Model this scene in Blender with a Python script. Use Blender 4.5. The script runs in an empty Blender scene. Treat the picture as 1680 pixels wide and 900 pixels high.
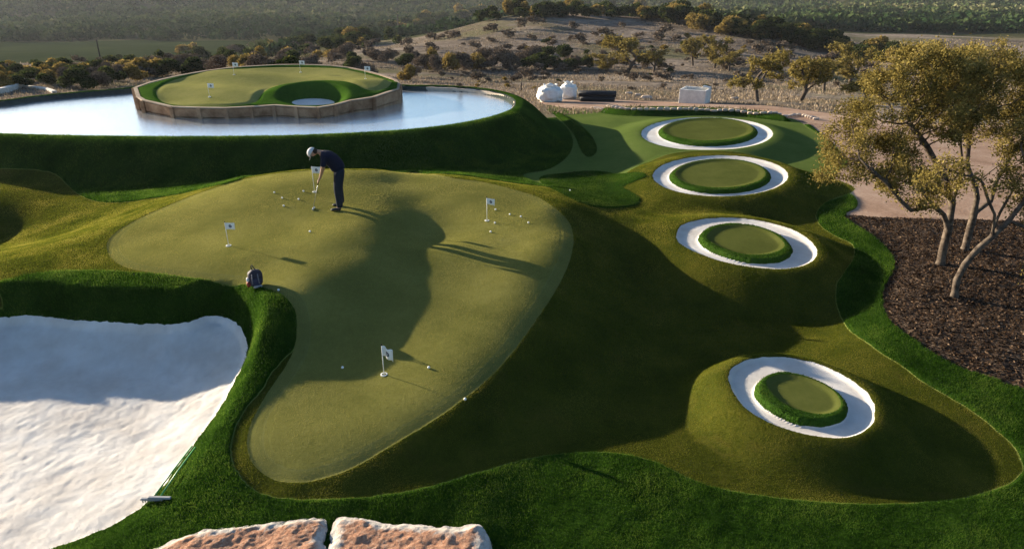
import bpy, bmesh, math, random, time
import numpy as np
from mathutils import Vector, Matrix, noise as mnoise
T0 = time.time()
random.seed(7); rng = np.random.default_rng(7)
sc = bpy.context.scene
COL = sc.collection
# ------------------------------------------------------------------ camera
CZ, F, TH = 6.5, 1150.0, math.radians(23.9)
cam = bpy.data.objects.new('camera', bpy.data.cameras.new('camera')); COL.objects.link(cam)
cam.location = (0, 0, CZ); cam.rotation_euler = (math.pi/2-TH, 0, 0)
cam.data.sensor_width = 36; cam.data.lens = 36*F/1680; cam.data.clip_start = .1; cam.data.clip_end = 8000
sc.camera = cam
cT, sT = math.cos(TH), math.sin(TH)
def rays(px, py):
    px = np.asarray(px, float); py = np.asarray(py, float)
    a = (px-840)/F; b = (450-py)/F
    return np.stack([a, cT+b*sT, -sT+b*cT], -1)
def atz(px, py, z):            # point of the ground plane of height z seen there
    d = rays(px, py); t = (z-CZ)/d[..., 2]
    return d[..., :2]*t[..., None]
def aty(px, py, y):            # point at distance y
    d = rays(px, py); t = y/d[..., 1]
    p = d*t[..., None]; p[..., 2] += CZ
    return p
def sstep(a, b, x):
    t = np.clip((x-a)/(b-a), 0, 1); return t*t*(3-2*t)
# ------------------------------------------------------------------ curves and distance fields
def catmull(P, n=6, closed=True):
    P = np.asarray(P, float); m = len(P); out = []
    for i in range(m if closed else m-1):
        if closed: p0, p1, p2, p3 = P[i-1], P[i], P[(i+1) % m], P[(i+2) % m]
        else: p0, p1, p2, p3 = P[max(i-1, 0)], P[i], P[i+1], P[min(i+2, m-1)]
        for k in range(n):
            t = k/n
            out.append(.5*((2*p1)+(p2-p0)*t+(2*p0-5*p1+4*p2-p3)*t*t+(3*p1-p0-3*p2+p3)*t**3))
    if not closed: out.append(P[-1])
    return np.array(out)
def sdf(poly, X, Y, margin=3.0):
    """signed distance (negative inside) of a closed polygon, exact within the margin"""
    poly = np.asarray(poly); res = np.full(X.shape, 50.0)
    lo = poly.min(0)-margin; hi = poly.max(0)+margin
    m = (X > lo[0]) & (X < hi[0]) & (Y > lo[1]) & (Y < hi[1])
    x = X[m]; y = Y[m]
    d2 = np.full(x.shape, 1e9); ins = np.zeros(x.shape, bool)
    Q = np.roll(poly, -1, 0)
    for (ax, ay), (bx, by) in zip(poly, Q):
        ex, ey = bx-ax, by-ay; wx, wy = x-ax, y-ay
        t = np.clip((wx*ex+wy*ey)/(ex*ex+ey*ey+1e-12), 0, 1)
        d2 = np.minimum(d2, (wx-ex*t)**2+(wy-ey*t)**2)
        c = (ay > y) != (by > y)
        if ey != 0: ins ^= c & (x < ex*(y-ay)/ey+ax)
    d = np.sqrt(d2); d[ins] *= -1
    res[m] = d
    return res
def dline(poly, X, Y):
    d2 = np.full(X.shape, 1e9)
    for (ax, ay), (bx, by) in zip(poly[:-1], poly[1:]):
        ex, ey = bx-ax, by-ay; wx, wy = X-ax, Y-ay
        t = np.clip((wx*ex+wy*ey)/(ex*ex+ey*ey+1e-12), 0, 1)
        d2 = np.minimum(d2, (wx-ex*t)**2+(wy-ey*t)**2)
    return np.sqrt(d2)
# ------------------------------------------------------------------ terrain
CTRL = [  # photo column, photo row, height of the ground seen there
 # main green, raised shoulder on the left
 (545,342,1.18),(300,328,.97),(400,292,1.0),(500,279,1.05),(620,279,1.15),(730,289,1.0),(840,310,.93),(905,337,.93),
 (940,390,.86),(928,440,.77),(893,505,.66),(835,585,.53),(760,655,.42),(660,720,.32),(565,773,.26),(485,789,.26),
 (412,750,.28),(408,715,.30),(437,650,.36),(468,605,.44),(500,560,.50),
 (400,420,1.05),(480,380,1.12),(300,390,.95),(230,410,.85),(190,405,.78),(270,445,.84),(370,455,.86),(430,465,.93),(470,485,.95),
 (575,410,1.11),(604,368,1.19),(626,320,1.15),(640,348,1.12),(618,396,1.11),(596,424,1.08),(572,448,1.02),(648,425,.90),(655,375,.96),(530,460,1.01),(500,478,.99),
 (714,400,.765),(702,360,.84),(690,332,.91),(722,330,.93),(686,380,.82),(740,400,.88),(692,452,.79),(660,510,.66),(600,570,.46),(540,580,.46),(650,300,1.0),(600,500,.70),(640,460,.84),
 (662,400,.93),(800,350,.90),(850,400,.83),(800,450,.77),(760,520,.65),(700,600,.50),(600,660,.37),(500,700,.33),(780,400,.86),(860,340,.88),
 # right shoulder and the low ground
 (958,395,.62),(950,470,.45),(985,400,.40),(1010,440,.16),(990,500,.14),(1060,470,-.08),(1150,490,-.18),(1250,480,-.2),(1320,475,-.28),(1350,540,-.28),
 (1100,600,-.14),(1000,600,-.05),(935,590,.22),(880,640,.22),(900,700,.03),(980,700,-.02),(1060,740,.0),(820,690,.2),(700,760,.16),(600,797,.14),(500,812,.14),(430,808,.14),
 (925,335,.80),(960,347,.62),(1005,362,.46),(1060,380,.36),(1110,395,.26),
 (985,325,.28),(1060,345,.2),(1060,320,.12),(930,312,.38),(900,300,.22),
 (1000,230,.08),(1100,260,.08),(1000,200,.06),(1200,247,.06),(1330,260,.04),(1080,186,.05),(1300,205,.0),(1180,345,.06),(1300,345,.04),(1400,410,.04),
 (1200,620,-.1),(1150,760,.0),(1300,790,.0),(1450,800,.0),(1600,780,.05),(1560,690,.08),(1420,560,.03),
 # rough around
 (1420,480,.06),(1500,610,.06),(1640,700,.06),(1400,870,.02),(1600,870,.05),(1150,870,.02),(1000,790,.06),(1000,880,-.02),(850,810,.0),(880,880,-.1),(720,845,.05),
 (500,840,.14),(350,800,.2),(390,690,.28),(410,640,.38),(440,585,.5),(462,535,.78),(330,760,.2),(300,800,.15),(250,850,.1),(150,893,.08),(400,870,.15),(550,880,.1),
 # bowl on the left, with unseen high ground off frame added to cast shade
 (0,452,.80),(90,418,.80),(160,390,.80),(230,356,.86),(80,390,.12),(150,364,.18),(220,338,.40),(0,400,-.05),(0,350,.1),(40,385,.0),(-60,390,-.1),(60,330,.05),(0,290,.1),(140,335,.08),(-110,345,.6),(-100,400,.2),(300,318,.5),
 # mulch and gravel
 (1440,372,.1),(1500,430,.16),(1600,500,.2),(1650,600,.14),(1450,300,.06),(1600,330,.12),(1680,250,.0),(1500,240,.0),(1850,400,.15),(1900,700,.1),
]
LAM = .2
SANDC = [
 (0,523,.2),(60,524,.2),(120,530,.2),(200,533,.2),(280,536,.2),(345,528,.22),(392,545,.2),(404,575,.1),(385,630,.06),(350,680,.02),(310,735,.0),(270,785,.0),(200,845,.0),(100,890,.0),
 (200,640,-.13),(100,640,-.13),(0,640,-.13),(300,620,-.12),(250,700,-.14),(100,760,-.12),(0,840,-.05),(200,580,-.06),(60,580,-.06),(340,580,-.02),
]
CREST = [(0,455,.78),(80,452,.79),(160,452,.80),(250,455,.81),(330,461,.81),(400,468,.85),(-100,460,.74),(-200,472,.58),(-330,500,.3),(-420,620,.1),(-420,760,.05),(-420,900,.0)]
CW = [(-9,3.5,.1),(0,3.5,.1),(9,3.5,.1),(-3,21.2,.5),(0,20.6,.4),(-6,21.3,.25),(-12,20.5,.1),(2.5,19.8,.25),(-3,22,.4),(-12,23,.1),(-22,20,.2),(-30,10,.1),(30,10,.1),(30,30,-.2),(-30,32,-.3),(0,36,-.3),(12,36,-.4),(-14,38,-.5)]
def tps(r): return np.where(r > 0, r*r*np.log(r+1e-9), 0)
class Field:
    def __init__(self, pts, lam):
        cp = self.cp = np.array([[float(v) for v in p] for p in pts]); n = self.n = len(cp)
        D = np.hypot(cp[:, None, 0]-cp[None, :, 0], cp[:, None, 1]-cp[None, :, 1])
        Pm = np.c_[np.ones(n), cp[:, :2]]
        self.W = np.linalg.solve(np.block([[tps(D)+np.eye(n)*lam, Pm], [Pm.T, np.zeros((3, 3))]]), np.r_[cp[:, 2], 0, 0, 0])
    def __call__(self, x, y):
        W, n, cp = self.W, self.n, self.cp; out = W[n]+W[n+1]*x+W[n+2]*y
        for i in range(n):
            r2 = (x-cp[i, 0])**2+(y-cp[i, 1])**2+1e-12; out += W[i]*.5*r2*np.log(r2)
        return out
def unp(L): return [(*atz(a, b, z), z) for a, b, z in L]
H_OUT = Field(unp(CTRL+CREST)+CW, LAM)
H_SAND = Field(unp(SANDC), .05)
SAND_PX = [(0,523),(60,522),(120,528),(200,532),(270,535),(300,534),(325,527),(345,523),(370,525),(392,538),(404,556),(406,580),(398,605),(380,640),(355,680),(320,725),(290,765),(265,800),(235,828),(200,850),(150,875),(100,893),(60,903),(-100,930),(-260,900),(-330,800),(-330,640),(-250,560),(-120,530)]
def _sz(p): return .10+.04*sstep(600, 500, p[1])*0
SAND0 = catmull(np.array([atz(a, b, .05+.15*float(sstep(600, 545, b))) for a, b in SAND_PX]), 5)
def hbase(X, Y):
    X = np.asarray(X, float); Y = np.asarray(Y, float); s = X.shape; x = X.ravel(); y = Y.ravel()
    h = np.clip(H_OUT(x, y), -.6, 1.4)
    d = sdf(SAND0, x, y, 1.5)
    m = d < 1.2
    if m.any():
        hs = H_SAND(x[m], y[m]); hs = np.clip(hs, -.35, .22)
        k = sstep(-.03, .44, d[m]); h[m] = h[m]*k+hs*(1-k)
    return h.reshape(s)
# the land beyond: heights by bearing and distance
FY = np.array([34, 40, 57, 75, 86, 100, 120, 150, 200, 300, 450, 700, 1200, 2600.])
FB = np.array([-.95, -.62, -.38, -.2, .05, .3, .5, .95])
FZ = np.array([
 [-.5,-.9,-1.9,-3.2,-5,-8,-11,-14,-17,-22,-24,-12, 25, 60],
 [-.5,-.9,-1.9,-2.9,-4.2,-7,-10,-12.5,-15.6,-22,-24,-14, 22, 60],
 [-.5,-.9,-2.2,-3.4,-4.4,-5.6,-9,-12,-16,-22,-24,-15, 20, 60],
 [-.4,-.8,-2.4,-4.1,-4.9,-5.4,-6.6,-8.5,-13,-22,-26,-16, 18, 60],
 [-.3,-.8,-2.6,-4.5,-5.2,-5.4,-4.9,-2.8,-6,-18,-26,-18, 5, 50],
 [-.3,-.8,-2.9,-4.8,-5.4,-5.8,-5.2,-3.6,-8,-17,-22,-17,-2, 45],
 [-.3,-.9,-3.1,-4.9,-5.6,-6.2,-7.2,-7.9,-11,-16,-20,-15,-2, 45],
 [-.3,-.9,-3.1,-5.0,-5.9,-6.8,-8.0,-9.0,-12,-16,-20,-14, 0, 45]])
def hfar(X, Y):
    b = np.clip(X/np.maximum(Y, 1), FB[0], FB[-1]); i = np.clip(np.searchsorted(FB, b)-1, 0, len(FB)-2)
    u = (b-FB[i])/(FB[i+1]-FB[i]); u = u*u*(3-2*u)
    cols = np.stack([np.interp(Y, FY, r) for r in FZ])
    a = np.take_along_axis(cols, i[None], 0)[0]; c = np.take_along_axis(cols, (i+1)[None], 0)[0]
    und = .35*np.sin(X*.11+Y*.05)*np.sin(Y*.09-X*.03)*sstep(45, 80, Y)+1.6*np.sin(X*.021+1)*np.sin(Y*.013)*sstep(150, 300, Y)
    return a*(1-u)+c*u+und
# pond
WZ = 1.0
pond_px = [(0,174),(60,166),(130,159),(222,151),(300,137),(390,131),(490,131),(590,136),(656,147),(720,148),(780,152),(820,159),(841,168),(846,177),(837,188),(800,201),(740,213),(660,222),(560,228),(450,232),(300,233),(150,232),(0,228),(-150,221),(-300,208),(-330,195),(-220,184),(-100,179)]
POND = catmull(atz(*np.array(pond_px).T, WZ), 5)
# the four round targets: (centre column, row, half width, half height) or traced outlines, at one height
def ell(cx, cy, a, b, k=22): return [(cx+a*math.cos(t*2*math.pi/k), cy+b*math.sin(t*2*math.pi/k)) for t in range(k)]
RINGS = [
 dict(z=.36, w=1.7, o=ell(1160,219,108,27), i=ell(1162,214,82,22.5), t=ell(1162,211,74,18)),
 dict(z=.44, w=1.5, o=ell(1182,288,111,33.5), i=ell(1182,286,84,27.5), t=ell(1182,283,74,23)),
 dict(z=.42, w=1.35, o=[(1110,385),(1120,368),(1160,358),(1210,357),(1260,364),(1305,378),(1335,400),(1340,418),(1325,432),(1290,440),(1240,438),(1185,428),(1140,412),(1115,398)],
      i=[(1146,385),(1160,371),(1195,364),(1240,368),(1280,382),(1300,400),(1298,414),(1275,425),(1230,426),(1185,415),(1155,400)],
      t=[(1160,384),(1180,370),(1220,367),(1262,377),(1285,394),(1285,405),(1262,414),(1225,415),(1190,406),(1167,395)]),
 dict(z=.37, w=.85, o=[(1195,620),(1205,600),(1235,587),(1280,584),(1330,592),(1380,612),(1420,640),(1435,667),(1430,695),(1405,712),(1370,717),(1310,708),(1255,688),(1215,660)],
      i=[(1238,632),(1250,615),(1280,606),(1320,612),(1360,628),(1388,650),(1393,668),(1380,684),(1350,691),(1310,688),(1270,671),(1245,651)],
      t=[(1257,626),(1270,614),(1300,611),(1340,621),(1368,638),(1380,656),(1375,669),(1350,676),(1315,670),(1280,654)])]
for R in RINGS:
    R['e'] = .07+.03*R['w']*0+{.36: .16, .44: .12, .42: .05, .37: .02}[R['z']]
    R['O'] = catmull(atz(*np.array(R['o']).T, R['z']), 5)
    R['I'] = catmull(atz(*np.array(R['i']).T, R['z']+.05), 5)
    R['T'] = catmull(atz(*np.array(R['t']).T, R['z']+.08), 5)
def height(X, Y, detail=False):
    X = np.asarray(X, float); Y = np.asarray(Y, float)
    near = Y < 44
    h = np.zeros(X.shape)
    f = hfar(X, Y)
    hb = np.zeros(X.shape)
    if near.any(): hb[near] = hbase(X[near], Y[near])
    k = sstep(31, 41, Y+np.maximum(-X-20, 0)*.3)
    h = np.where(near, hb*(1-k)+f*k, f)
    d = sdf(POND, X, Y, 7)                      # turf bank around the pond
    bank = 1.17*(1-sstep(.30, 3.3, d))+.0
    bank = np.where(d < .35, 1.17-.02*np.clip(.35-d, 0, 1), bank)
    kk = 1-sstep(.22, 2.15, d)
    h = h*(1-kk)+1.17*kk
    h = np.where(d < 0, 1.17-.9*sstep(0, .5, -d), h)
    for R in RINGS:
        w = R['w']; d = sdf(R['O'], X, Y, w+.5)
        s = 1-sstep(.02*w, w, d); s = np.where(d < 0, 1, s)
        h = h*(1-s)+R['z']*s
        di = sdf(R['I'], X, Y, 1.0)
        e = R['e']; h -= (.06*sstep(-.3*e, e, -d))*(1-sstep(-.3*e, .7*e, -di))
        dt = sdf(R['T'], X, Y, .6)
        h += .055*sstep(0, .8*e, -di)-.04*sstep(-.02, 1.2*e, -dt)
    return h
def hit(px, py):
    """first point of the terrain on the sight line of photo pixel(s)"""
    px = np.atleast_1d(np.asarray(px, float)); py = np.atleast_1d(np.asarray(py, float))
    d = rays(px, py); tt = np.concatenate([np.arange(5.5, 45, .09)])
    X = d[:, 0:1]*tt/d[:, 1:2]; Yv = np.repeat(tt[None], len(px), 0); Z = CZ+d[:, 2:3]*tt/d[:, 1:2]
    g = Z-height(X, Yv)
    neg = g < 0; idx = np.where(neg.any(1), neg.argmax(1), len(tt)-1); idx = np.maximum(idx, 1)
    r = np.arange(len(px)); g0, g1 = g[r, idx-1], g[r, idx]
    u = np.clip(g0/(g0-g1+1e-9), 0, 1); y = tt[idx-1]+u*(tt[idx]-tt[idx-1])
    return np.c_[d[:, 0]*y/d[:, 1], y]
def outline(L, k=5):
    """list of photo pixels, or ('w', x, y) for ground points out of sight"""
    pts = np.zeros((len(L), 2)); m = [i for i, p in enumerate(L) if p[0] != 'w']
    q = hit([L[i][0] for i in m], [L[i][1] for i in m]); pts[m] = q
    for i, p in enumerate(L):
        if p[0] == 'w': pts[i] = p[1:]
    return catmull(pts, k)
GREEN = outline([(175,405),(178,393),(190,381),(215,365),(250,348),(290,331),(340,312),(400,294),(450,285),(500,280),(560,278),(620,279),(680,283),(730,289),(790,298),(840,310),(880,322),(905,337),(925,354),(937,371),(941,392),(938,415),(930,440),(915,470),(893,505),(865,545),(835,585),(800,622),(760,655),(710,690),(660,720),(610,750),(565,773),(520,787),(485,791),(455,788),(430,775),(412,755),(405,730),(408,705),(418,680),(435,650),(452,625),(470,598),(482,572),(487,545),(486,520),(480,500),(465,485),(440,474),(400,466),(330,458),(270,450),(220,442),(195,433),(180,420)])
SAND = SAND0
FRINGE = outline([('w',-19,15.5),(-60,475),(0,462),(60,449),(130,444),(220,447),(300,454),(400,467),(440,475),(465,486),(480,501),(487,520),(488,545),(482,570),(466,588),(446,610),(428,640),(404,668),(386,700),(378,735),(384,765),(400,790),(425,808),(460,817),(510,820),(570,818),(630,812),(690,802),(750,785),(810,768),(870,752),(930,744),(990,742),(1040,748),(1080,760),(1110,775),(1150,793),(1200,805),(1280,817),(1350,824),(1430,827),(1520,824),(1590,815),(1640,800),(1668,785),(1679,765),(1665,735),(1640,710),(1600,678),(1560,653),(1515,627),(1480,600),(1440,575),(1400,547),(1379,517),(1372,490),(1374,465),(1386,447),(1400,425),(1400,403),(1372,388),(1350,374),(1339,356),(1346,340),(1362,328),('w',10.8,21.5),('w',9,24.3),('w',5.5,24.6),('w',4.0,23),('w',3.4,21.5),('w',1.8,20.0),('w',0,20.4),('w',-3,20.9),('w',-7,20.9),(380,300),(300,318),(215,331),(160,331),(128,318),(100,292),(60,279),(0,277),(-80,278),('w',-19,20)])
PATCH = outline([(885,292),(920,285),(980,281),(1040,283),(1062,289),(1040,299),(1022,308),(1045,320),(1051,331),(1030,340),(985,341),(945,330),(905,310)])
LOBE = outline([(977,252),(979,240),(970,222),(952,205),(930,191),(905,181),(897,181),(915,193),(932,209),(944,226),(952,245),(964,258)])
BERM = outline([(985,183),(1000,188),(1050,191),(1120,190),(1200,190),(1290,200),(1287,195),(1240,187),(1150,182),(1050,181)])
FAIR = outline([(897,172),(940,180),(1000,180),(1100,182),(1200,185),(1290,193),(1330,212),(1360,232),(1386,262),(1376,280),(1368,300),(1374,308),(1372,322),(1355,333),('w',10.8,21.5),('w',9,24.3),('w',5.5,24.6),('w',4.0,23),(1020,306),(990,312),(940,312),(890,296),('w',1.2,20.2),(858,288),(900,278),(930,258),(940,235),(932,212),(912,192)])
MULCH = outline([(1387,353),(1440,356),(1520,358),(1600,360),(1680,362),('w',16.5,18.3),('w',20,17),('w',21,12),('w',16,8.6),('w',11,8.5),(1680,638),(1640,625),(1580,605),(1530,580),(1480,545),(1456,520),(1448,492),(1451,470),(1464,447),(1468,430),(1456,410),(1430,386),(1398,366)], 4)
DIRT = outline([(885,166),(980,162),(1110,168),(1250,173),(1330,182),(1500,200),('w',34,30),('w',45,18),('w',30,8),('w',14,8),(1600,500),(1500,420),(1420,368),(1388,352),(1403,343),(1407,333),(1400,322),(1381,313),(1368,300),(1376,280),(1390,262),(1340,214),(1290,193),(1100,179),(940,178)], 4)
MEADOW = catmull([[-118,150],[-190,190],[-230,240],[-190,270],[-130,275],[-85,265],[-70,225],[-75,180],[-90,155]], 6)
LAWN = np.array([[-60,2],[60,2],[60,10],[14,14],[14,31],[3,33],[-2,33],[-2,26],[-26,24],[-60,22]], float)
print('outlines', time.time()-T0)
# ------------------------------------------------------------------ grid
def fbm(X, Y, sc_, seed=0):
    o = np.zeros(X.shape); r = np.random.default_rng(seed)
    for k in range(5):
        a = r.uniform(0, 6.28); q = sc_*1.9**k
        for j in range(4):
            a = r.uniform(0, 6.28); o += np.sin((X*math.cos(a)+Y*math.sin(a))*q+r.uniform(0, 9)+1.7*np.sin((X*math.sin(a)-Y*math.cos(a))*q*.6+r.uniform(0, 9)))/(4*1.5**k)
    return o

ys = [4.2]
while ys[-1] < 46: ys.append(ys[-1]*1.0044)
while ys[-1] < 2500: ys.append(ys[-1]*1.016)
ys = np.array(ys); ss = np.linspace(-1.35, 1.35, 900)
GX = (ys[:, None]*.96+1.2)*ss[None]; GY = np.repeat(ys[:, None], len(ss), 1)
GZ = height(GX, GY)
names = ['pond', 'lawn', 'dirt', 'mulch', 'meadow', 'fair', 'fringe', 'green', 'sand', 'patch', 'lobe', 'berm']
polys = [POND, LAWN, DIRT, MULCH, MEADOW, FAIR, FRINGE, GREEN, SAND, PATCH, LOBE, BERM]
S = {}
for nm, pl in zip(names, polys): S[nm] = sdf(pl, GX, GY, 1.5)
for k, R in enumerate(RINGS):
    for q in 'OIT': S[q+str(k)] = sdf(R[q], GX, GY, .5)
jit = np.zeros(GX.shape); jn = GY < 30; jit[jn] = fbm(GX[jn], GY[jn], 14, 21)
S['fringe'] = S['fringe']+.010*jit; S['green'] = S['green']+.004*jit; S['mulch'] = S['mulch']+.02*jit; S['sand'] = S['sand']+.018*jit; S['patch'] = S['patch']+.012*jit
for k in range(4): S['O%d' % k] = S['O%d' % k]+.012*jit*(1 if k > 1 else 1.5); S['I%d' % k] = S['I%d' % k]+.008*jit
S['lawn'] = np.minimum(S['lawn'], S['pond']-1.1)
# turf thickness: rough stands proud of the cut surfaces, sand sits lower
cut = np.minimum(np.minimum(S['fringe'], S['fair']), S['green'])
rough_k = sstep(-.01, .05, cut)*sstep(-.02, .04, S['mulch'])*sstep(-.02, .05, S['dirt'])*(S['lawn'] < 0)
GZ += .035*rough_k*(GY < 40)
for nm in ('patch', 'lobe', 'berm'):
    GZ += (.035 if nm == 'patch' else .16 if nm == 'lobe' else .22)*sstep(0, .06 if nm == 'patch' else .35, -S[nm])*(cut < .3)
GZ -= .10*sstep(.0, .12, -S['sand'])
GZ -= .012*sstep(0, .03, -S['green'])
# sand and mulch relief
ns = GY < 40
fb = np.zeros(GX.shape); fb[ns] = fbm(GX[ns], GY[ns], 2.2, 3)
GZ += np.where(S['sand'] < 0, .007*fb*sstep(0, .3, -S['sand']), 0)
GZ += np.where(S['mulch'] < 0, .02*fb, 0)
for fx, fy in ((30,685),(52,692),(28,735),(40,744),(80,752),(92,758),(70,760),(200,690),(212,700),(330,650),(300,662),(150,705),(165,712),(20,815),(45,820),(60,815),(110,790),(120,700),(180,740)):   # footprints
    q = atz(fx, fy, -.1); dd_ = (GX-q[0])**2+((GY-q[1])*.6)**2; GZ += np.where(S['sand'] < 0, -.013*np.exp(-dd_/.0022)+.006*np.exp(-dd_/.010), 0)
fb2 = np.zeros(GX.shape); fb2[ns] = fbm(GX[ns], GY[ns], 5.5, 5)
GZ += .010*fb2*rough_k*(1-sstep(11, 16, GY))
def gz(x, y):
    """height of the finished ground, by interpolating the grid"""
    x = np.atleast_1d(np.asarray(x, float)); y = np.atleast_1d(np.asarray(y, float))
    i = np.clip(np.searchsorted(ys, y)-1, 0, len(ys)-2); v = np.clip((y-ys[i])/(ys[i+1]-ys[i]), 0, 1)
    def row(k):
        s = x/(ys[k]*.96+1.2); f = np.clip((s-ss[0])/(ss[1]-ss[0]), 0, len(ss)-1.001); j = f.astype(int); u = f-j
        return GZ[k, j]*(1-u)+GZ[k, j+1]*u
    return row(i)*(1-v)+row(i+1)*v
def on(x, y): return Vector((float(x), float(y), float(gz(x, y)[0])))
def pix(px, py):
    q = hit([px], [py])[0]; return on(q[0], q[1])
print('grid', GX.shape, time.time()-T0)
# ------------------------------------------------------------------ splitting the sheet into surfaces
keys = list(S); A = np.stack([GX, GY, GZ]+[S[k] for k in keys], -1).reshape(-1, 3+len(keys))
r_, c_ = GX.shape
idx = np.arange(r_*c_).reshape(r_, c_)
a, b, c, d = idx[:-1, :-1].ravel(), idx[:-1, 1:].ravel(), idx[1:, 1:].ravel(), idx[1:, :-1].ravel()
T = np.concatenate([np.c_[a, b, c], np.c_[a, c, d]])
def split(A, T, s):
    ins = s < 0; I = ins[T]; cnt = I.sum(1)
    tin = [T[cnt == 3]]; tout = [T[cnt == 0]]
    for want, lone_in in ((1, True), (2, False)):
        M = T[cnt == want]
        if len(M) == 0: continue
        lone = np.argmax(I[cnt == want] == lone_in, 1); k = np.arange(len(M))
        a_, b_, c_ = M[k, lone], M[k, (lone+1) % 3], M[k, (lone+2) % 3]
        E = np.concatenate([np.c_[a_, b_], np.c_[a_, c_]])
        Es = np.sort(E, 1); key = Es[:, 0].astype(np.int64)*(len(A)+1)+Es[:, 1]
        u, first, inv = np.unique(key, return_index=True, return_inverse=True)
        e0, e1 = Es[first, 0], Es[first, 1]; t = s[e0]/(s[e0]-s[e1]); t = np.clip(t, .001, .999)[:, None]
        base = len(A); A = np.concatenate([A, A[e0]*(1-t)+A[e1]*t]); s = np.concatenate([s, np.zeros(len(u))])
        ins = np.concatenate([ins, np.zeros(len(u), bool)])
        inv = inv.ravel(); p, q = base+inv[:len(M)], base+inv[len(M):]
        one = [np.c_[a_, p, q]]; two = [np.c_[p, b_, c_], np.c_[p, c_, q]]
        (tin if lone_in else tout).extend(one); (tout if lone_in else tin).extend(two)
    # the two passes may create the same edge point twice; harmless
    return A, np.concatenate(tin), np.concatenate(tout)
def raw_mesh(name, V, T, attrs=None, smooth=True):
    u, inv = np.unique(T, return_inverse=True); V = V[u]; T = inv.reshape(T.shape)
    m = bpy.data.meshes.new(name); m.vertices.add(len(V)); m.vertices.foreach_set('co', V[:, :3].astype(np.float32).ravel())
    k = T.shape[1]; m.loops.add(T.size); m.loops.foreach_set('vertex_index', T.astype(np.int32).ravel())
    m.polygons.add(len(T)); m.polygons.foreach_set('loop_start', np.arange(0, T.size, k, dtype=np.int32)); 
    m.polygons.foreach_set('use_smooth', np.full(len(T), smooth)); m.update(calc_edges=True)
    if attrs:
        for an, col in attrs.items():
            at = m.attributes.new(an, 'FLOAT', 'POINT'); at.data.foreach_set('value', V[:, col].astype(np.float32))
    return m
def link(name, mesh, mat=None, parent=None):
    o = bpy.data.objects.new(name, mesh); COL.objects.link(o)
    if mat is not None and not mesh.materials: mesh.materials.append(mat)
    if parent is not None: o.parent = parent
    return o
def col_of(k): return 3+keys.index(k)
# ------------------------------------------------------------------ materials
def mat(name, rough=.9, spec=.15):
    m = bpy.data.materials.new(name); m.use_nodes = True; nt = m.node_tree; b = nt.nodes['Principled BSDF']
    b.inputs['Roughness'].default_value = rough; b.inputs['Specular IOR Level'].default_value = spec
    return m, nt, b
def N(nt, t, **kw):
    n = nt.nodes.new(t)
    for k, v in kw.items():
        if k in n.inputs: n.inputs[k].default_value = v
        else: setattr(n, k, v)
    return n
def pos(nt, sc=(1, 1, 1), obj=False):
    g = N(nt, 'ShaderNodeTexCoord') if obj else N(nt, 'ShaderNodeNewGeometry'); mp = N(nt, 'ShaderNodeMapping'); mp.inputs['Scale'].default_value = sc
    nt.links.new(g.outputs['Object' if obj else 'Position'], mp.inputs['Vector']); return mp.outputs['Vector']
def noise(nt, vec, scale, detail=4, rough=.6, dist=0):
    n = N(nt, 'ShaderNodeTexNoise', Scale=scale, Detail=detail, Roughness=rough, Distortion=dist); nt.links.new(vec, n.inputs['Vector']); return n.outputs['Fac']
def ramp(nt, fac, stops):
    r = N(nt, 'ShaderNodeValToRGB'); e = r.color_ramp.elements
    while len(e) < len(stops): e.new(.5)
    for el, (p, c) in zip(e, stops): el.position = p; el.color = (*c, 1)
    nt.links.new(fac, r.inputs['Fac']); return r.outputs['Color']
def mix(nt, f, a, b, mode='MIX'):
    m = N(nt, 'ShaderNodeMix', data_type='RGBA', blend_type=mode)
    for s, v in ((m.inputs[0], f), (m.inputs[6], a), (m.inputs[7], b)):
        if hasattr(v, 'links') or isinstance(v, bpy.types.NodeSocket): nt.links.new(v, s)
        elif isinstance(v, tuple): s.default_value = (*v, 1)
        else: s.default_value = v
    return m.outputs[2]
def math_(nt, op, a, b=0.0, c=0.0, clamp=False):
    m = N(nt, 'ShaderNodeMath', operation=op, use_clamp=clamp)
    for s, v in zip(m.inputs, (a, b, c)):
        if isinstance(v, bpy.types.NodeSocket): nt.links.new(v, s)
        else: s.default_value = v
    return m.outputs[0]
def mrange(nt, v, a, b, c=0.0, d=1.0):
    m = N(nt, 'ShaderNodeMapRange'); nt.links.new(v, m.inputs[0])
    for i, x in zip((1, 2, 3, 4), (a, b, c, d)): m.inputs[i].default_value = x
    return m.outputs[0]
def bump(nt, b, h, strength=.5, dist=.02):
    bp = N(nt, 'ShaderNodeBump', Strength=strength, Distance=dist); nt.links.new(h, bp.inputs['Height'])
    prev = b.inputs['Normal'].links
    if prev: nt.links.new(prev[0].from_socket, bp.inputs['Normal'])
    nt.links.new(bp.outputs['Normal'], b.inputs['Normal'])
def attr(nt, name):
    a = N(nt, 'ShaderNodeAttribute', attribute_name=name); return a.outputs['Fac']
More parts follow.
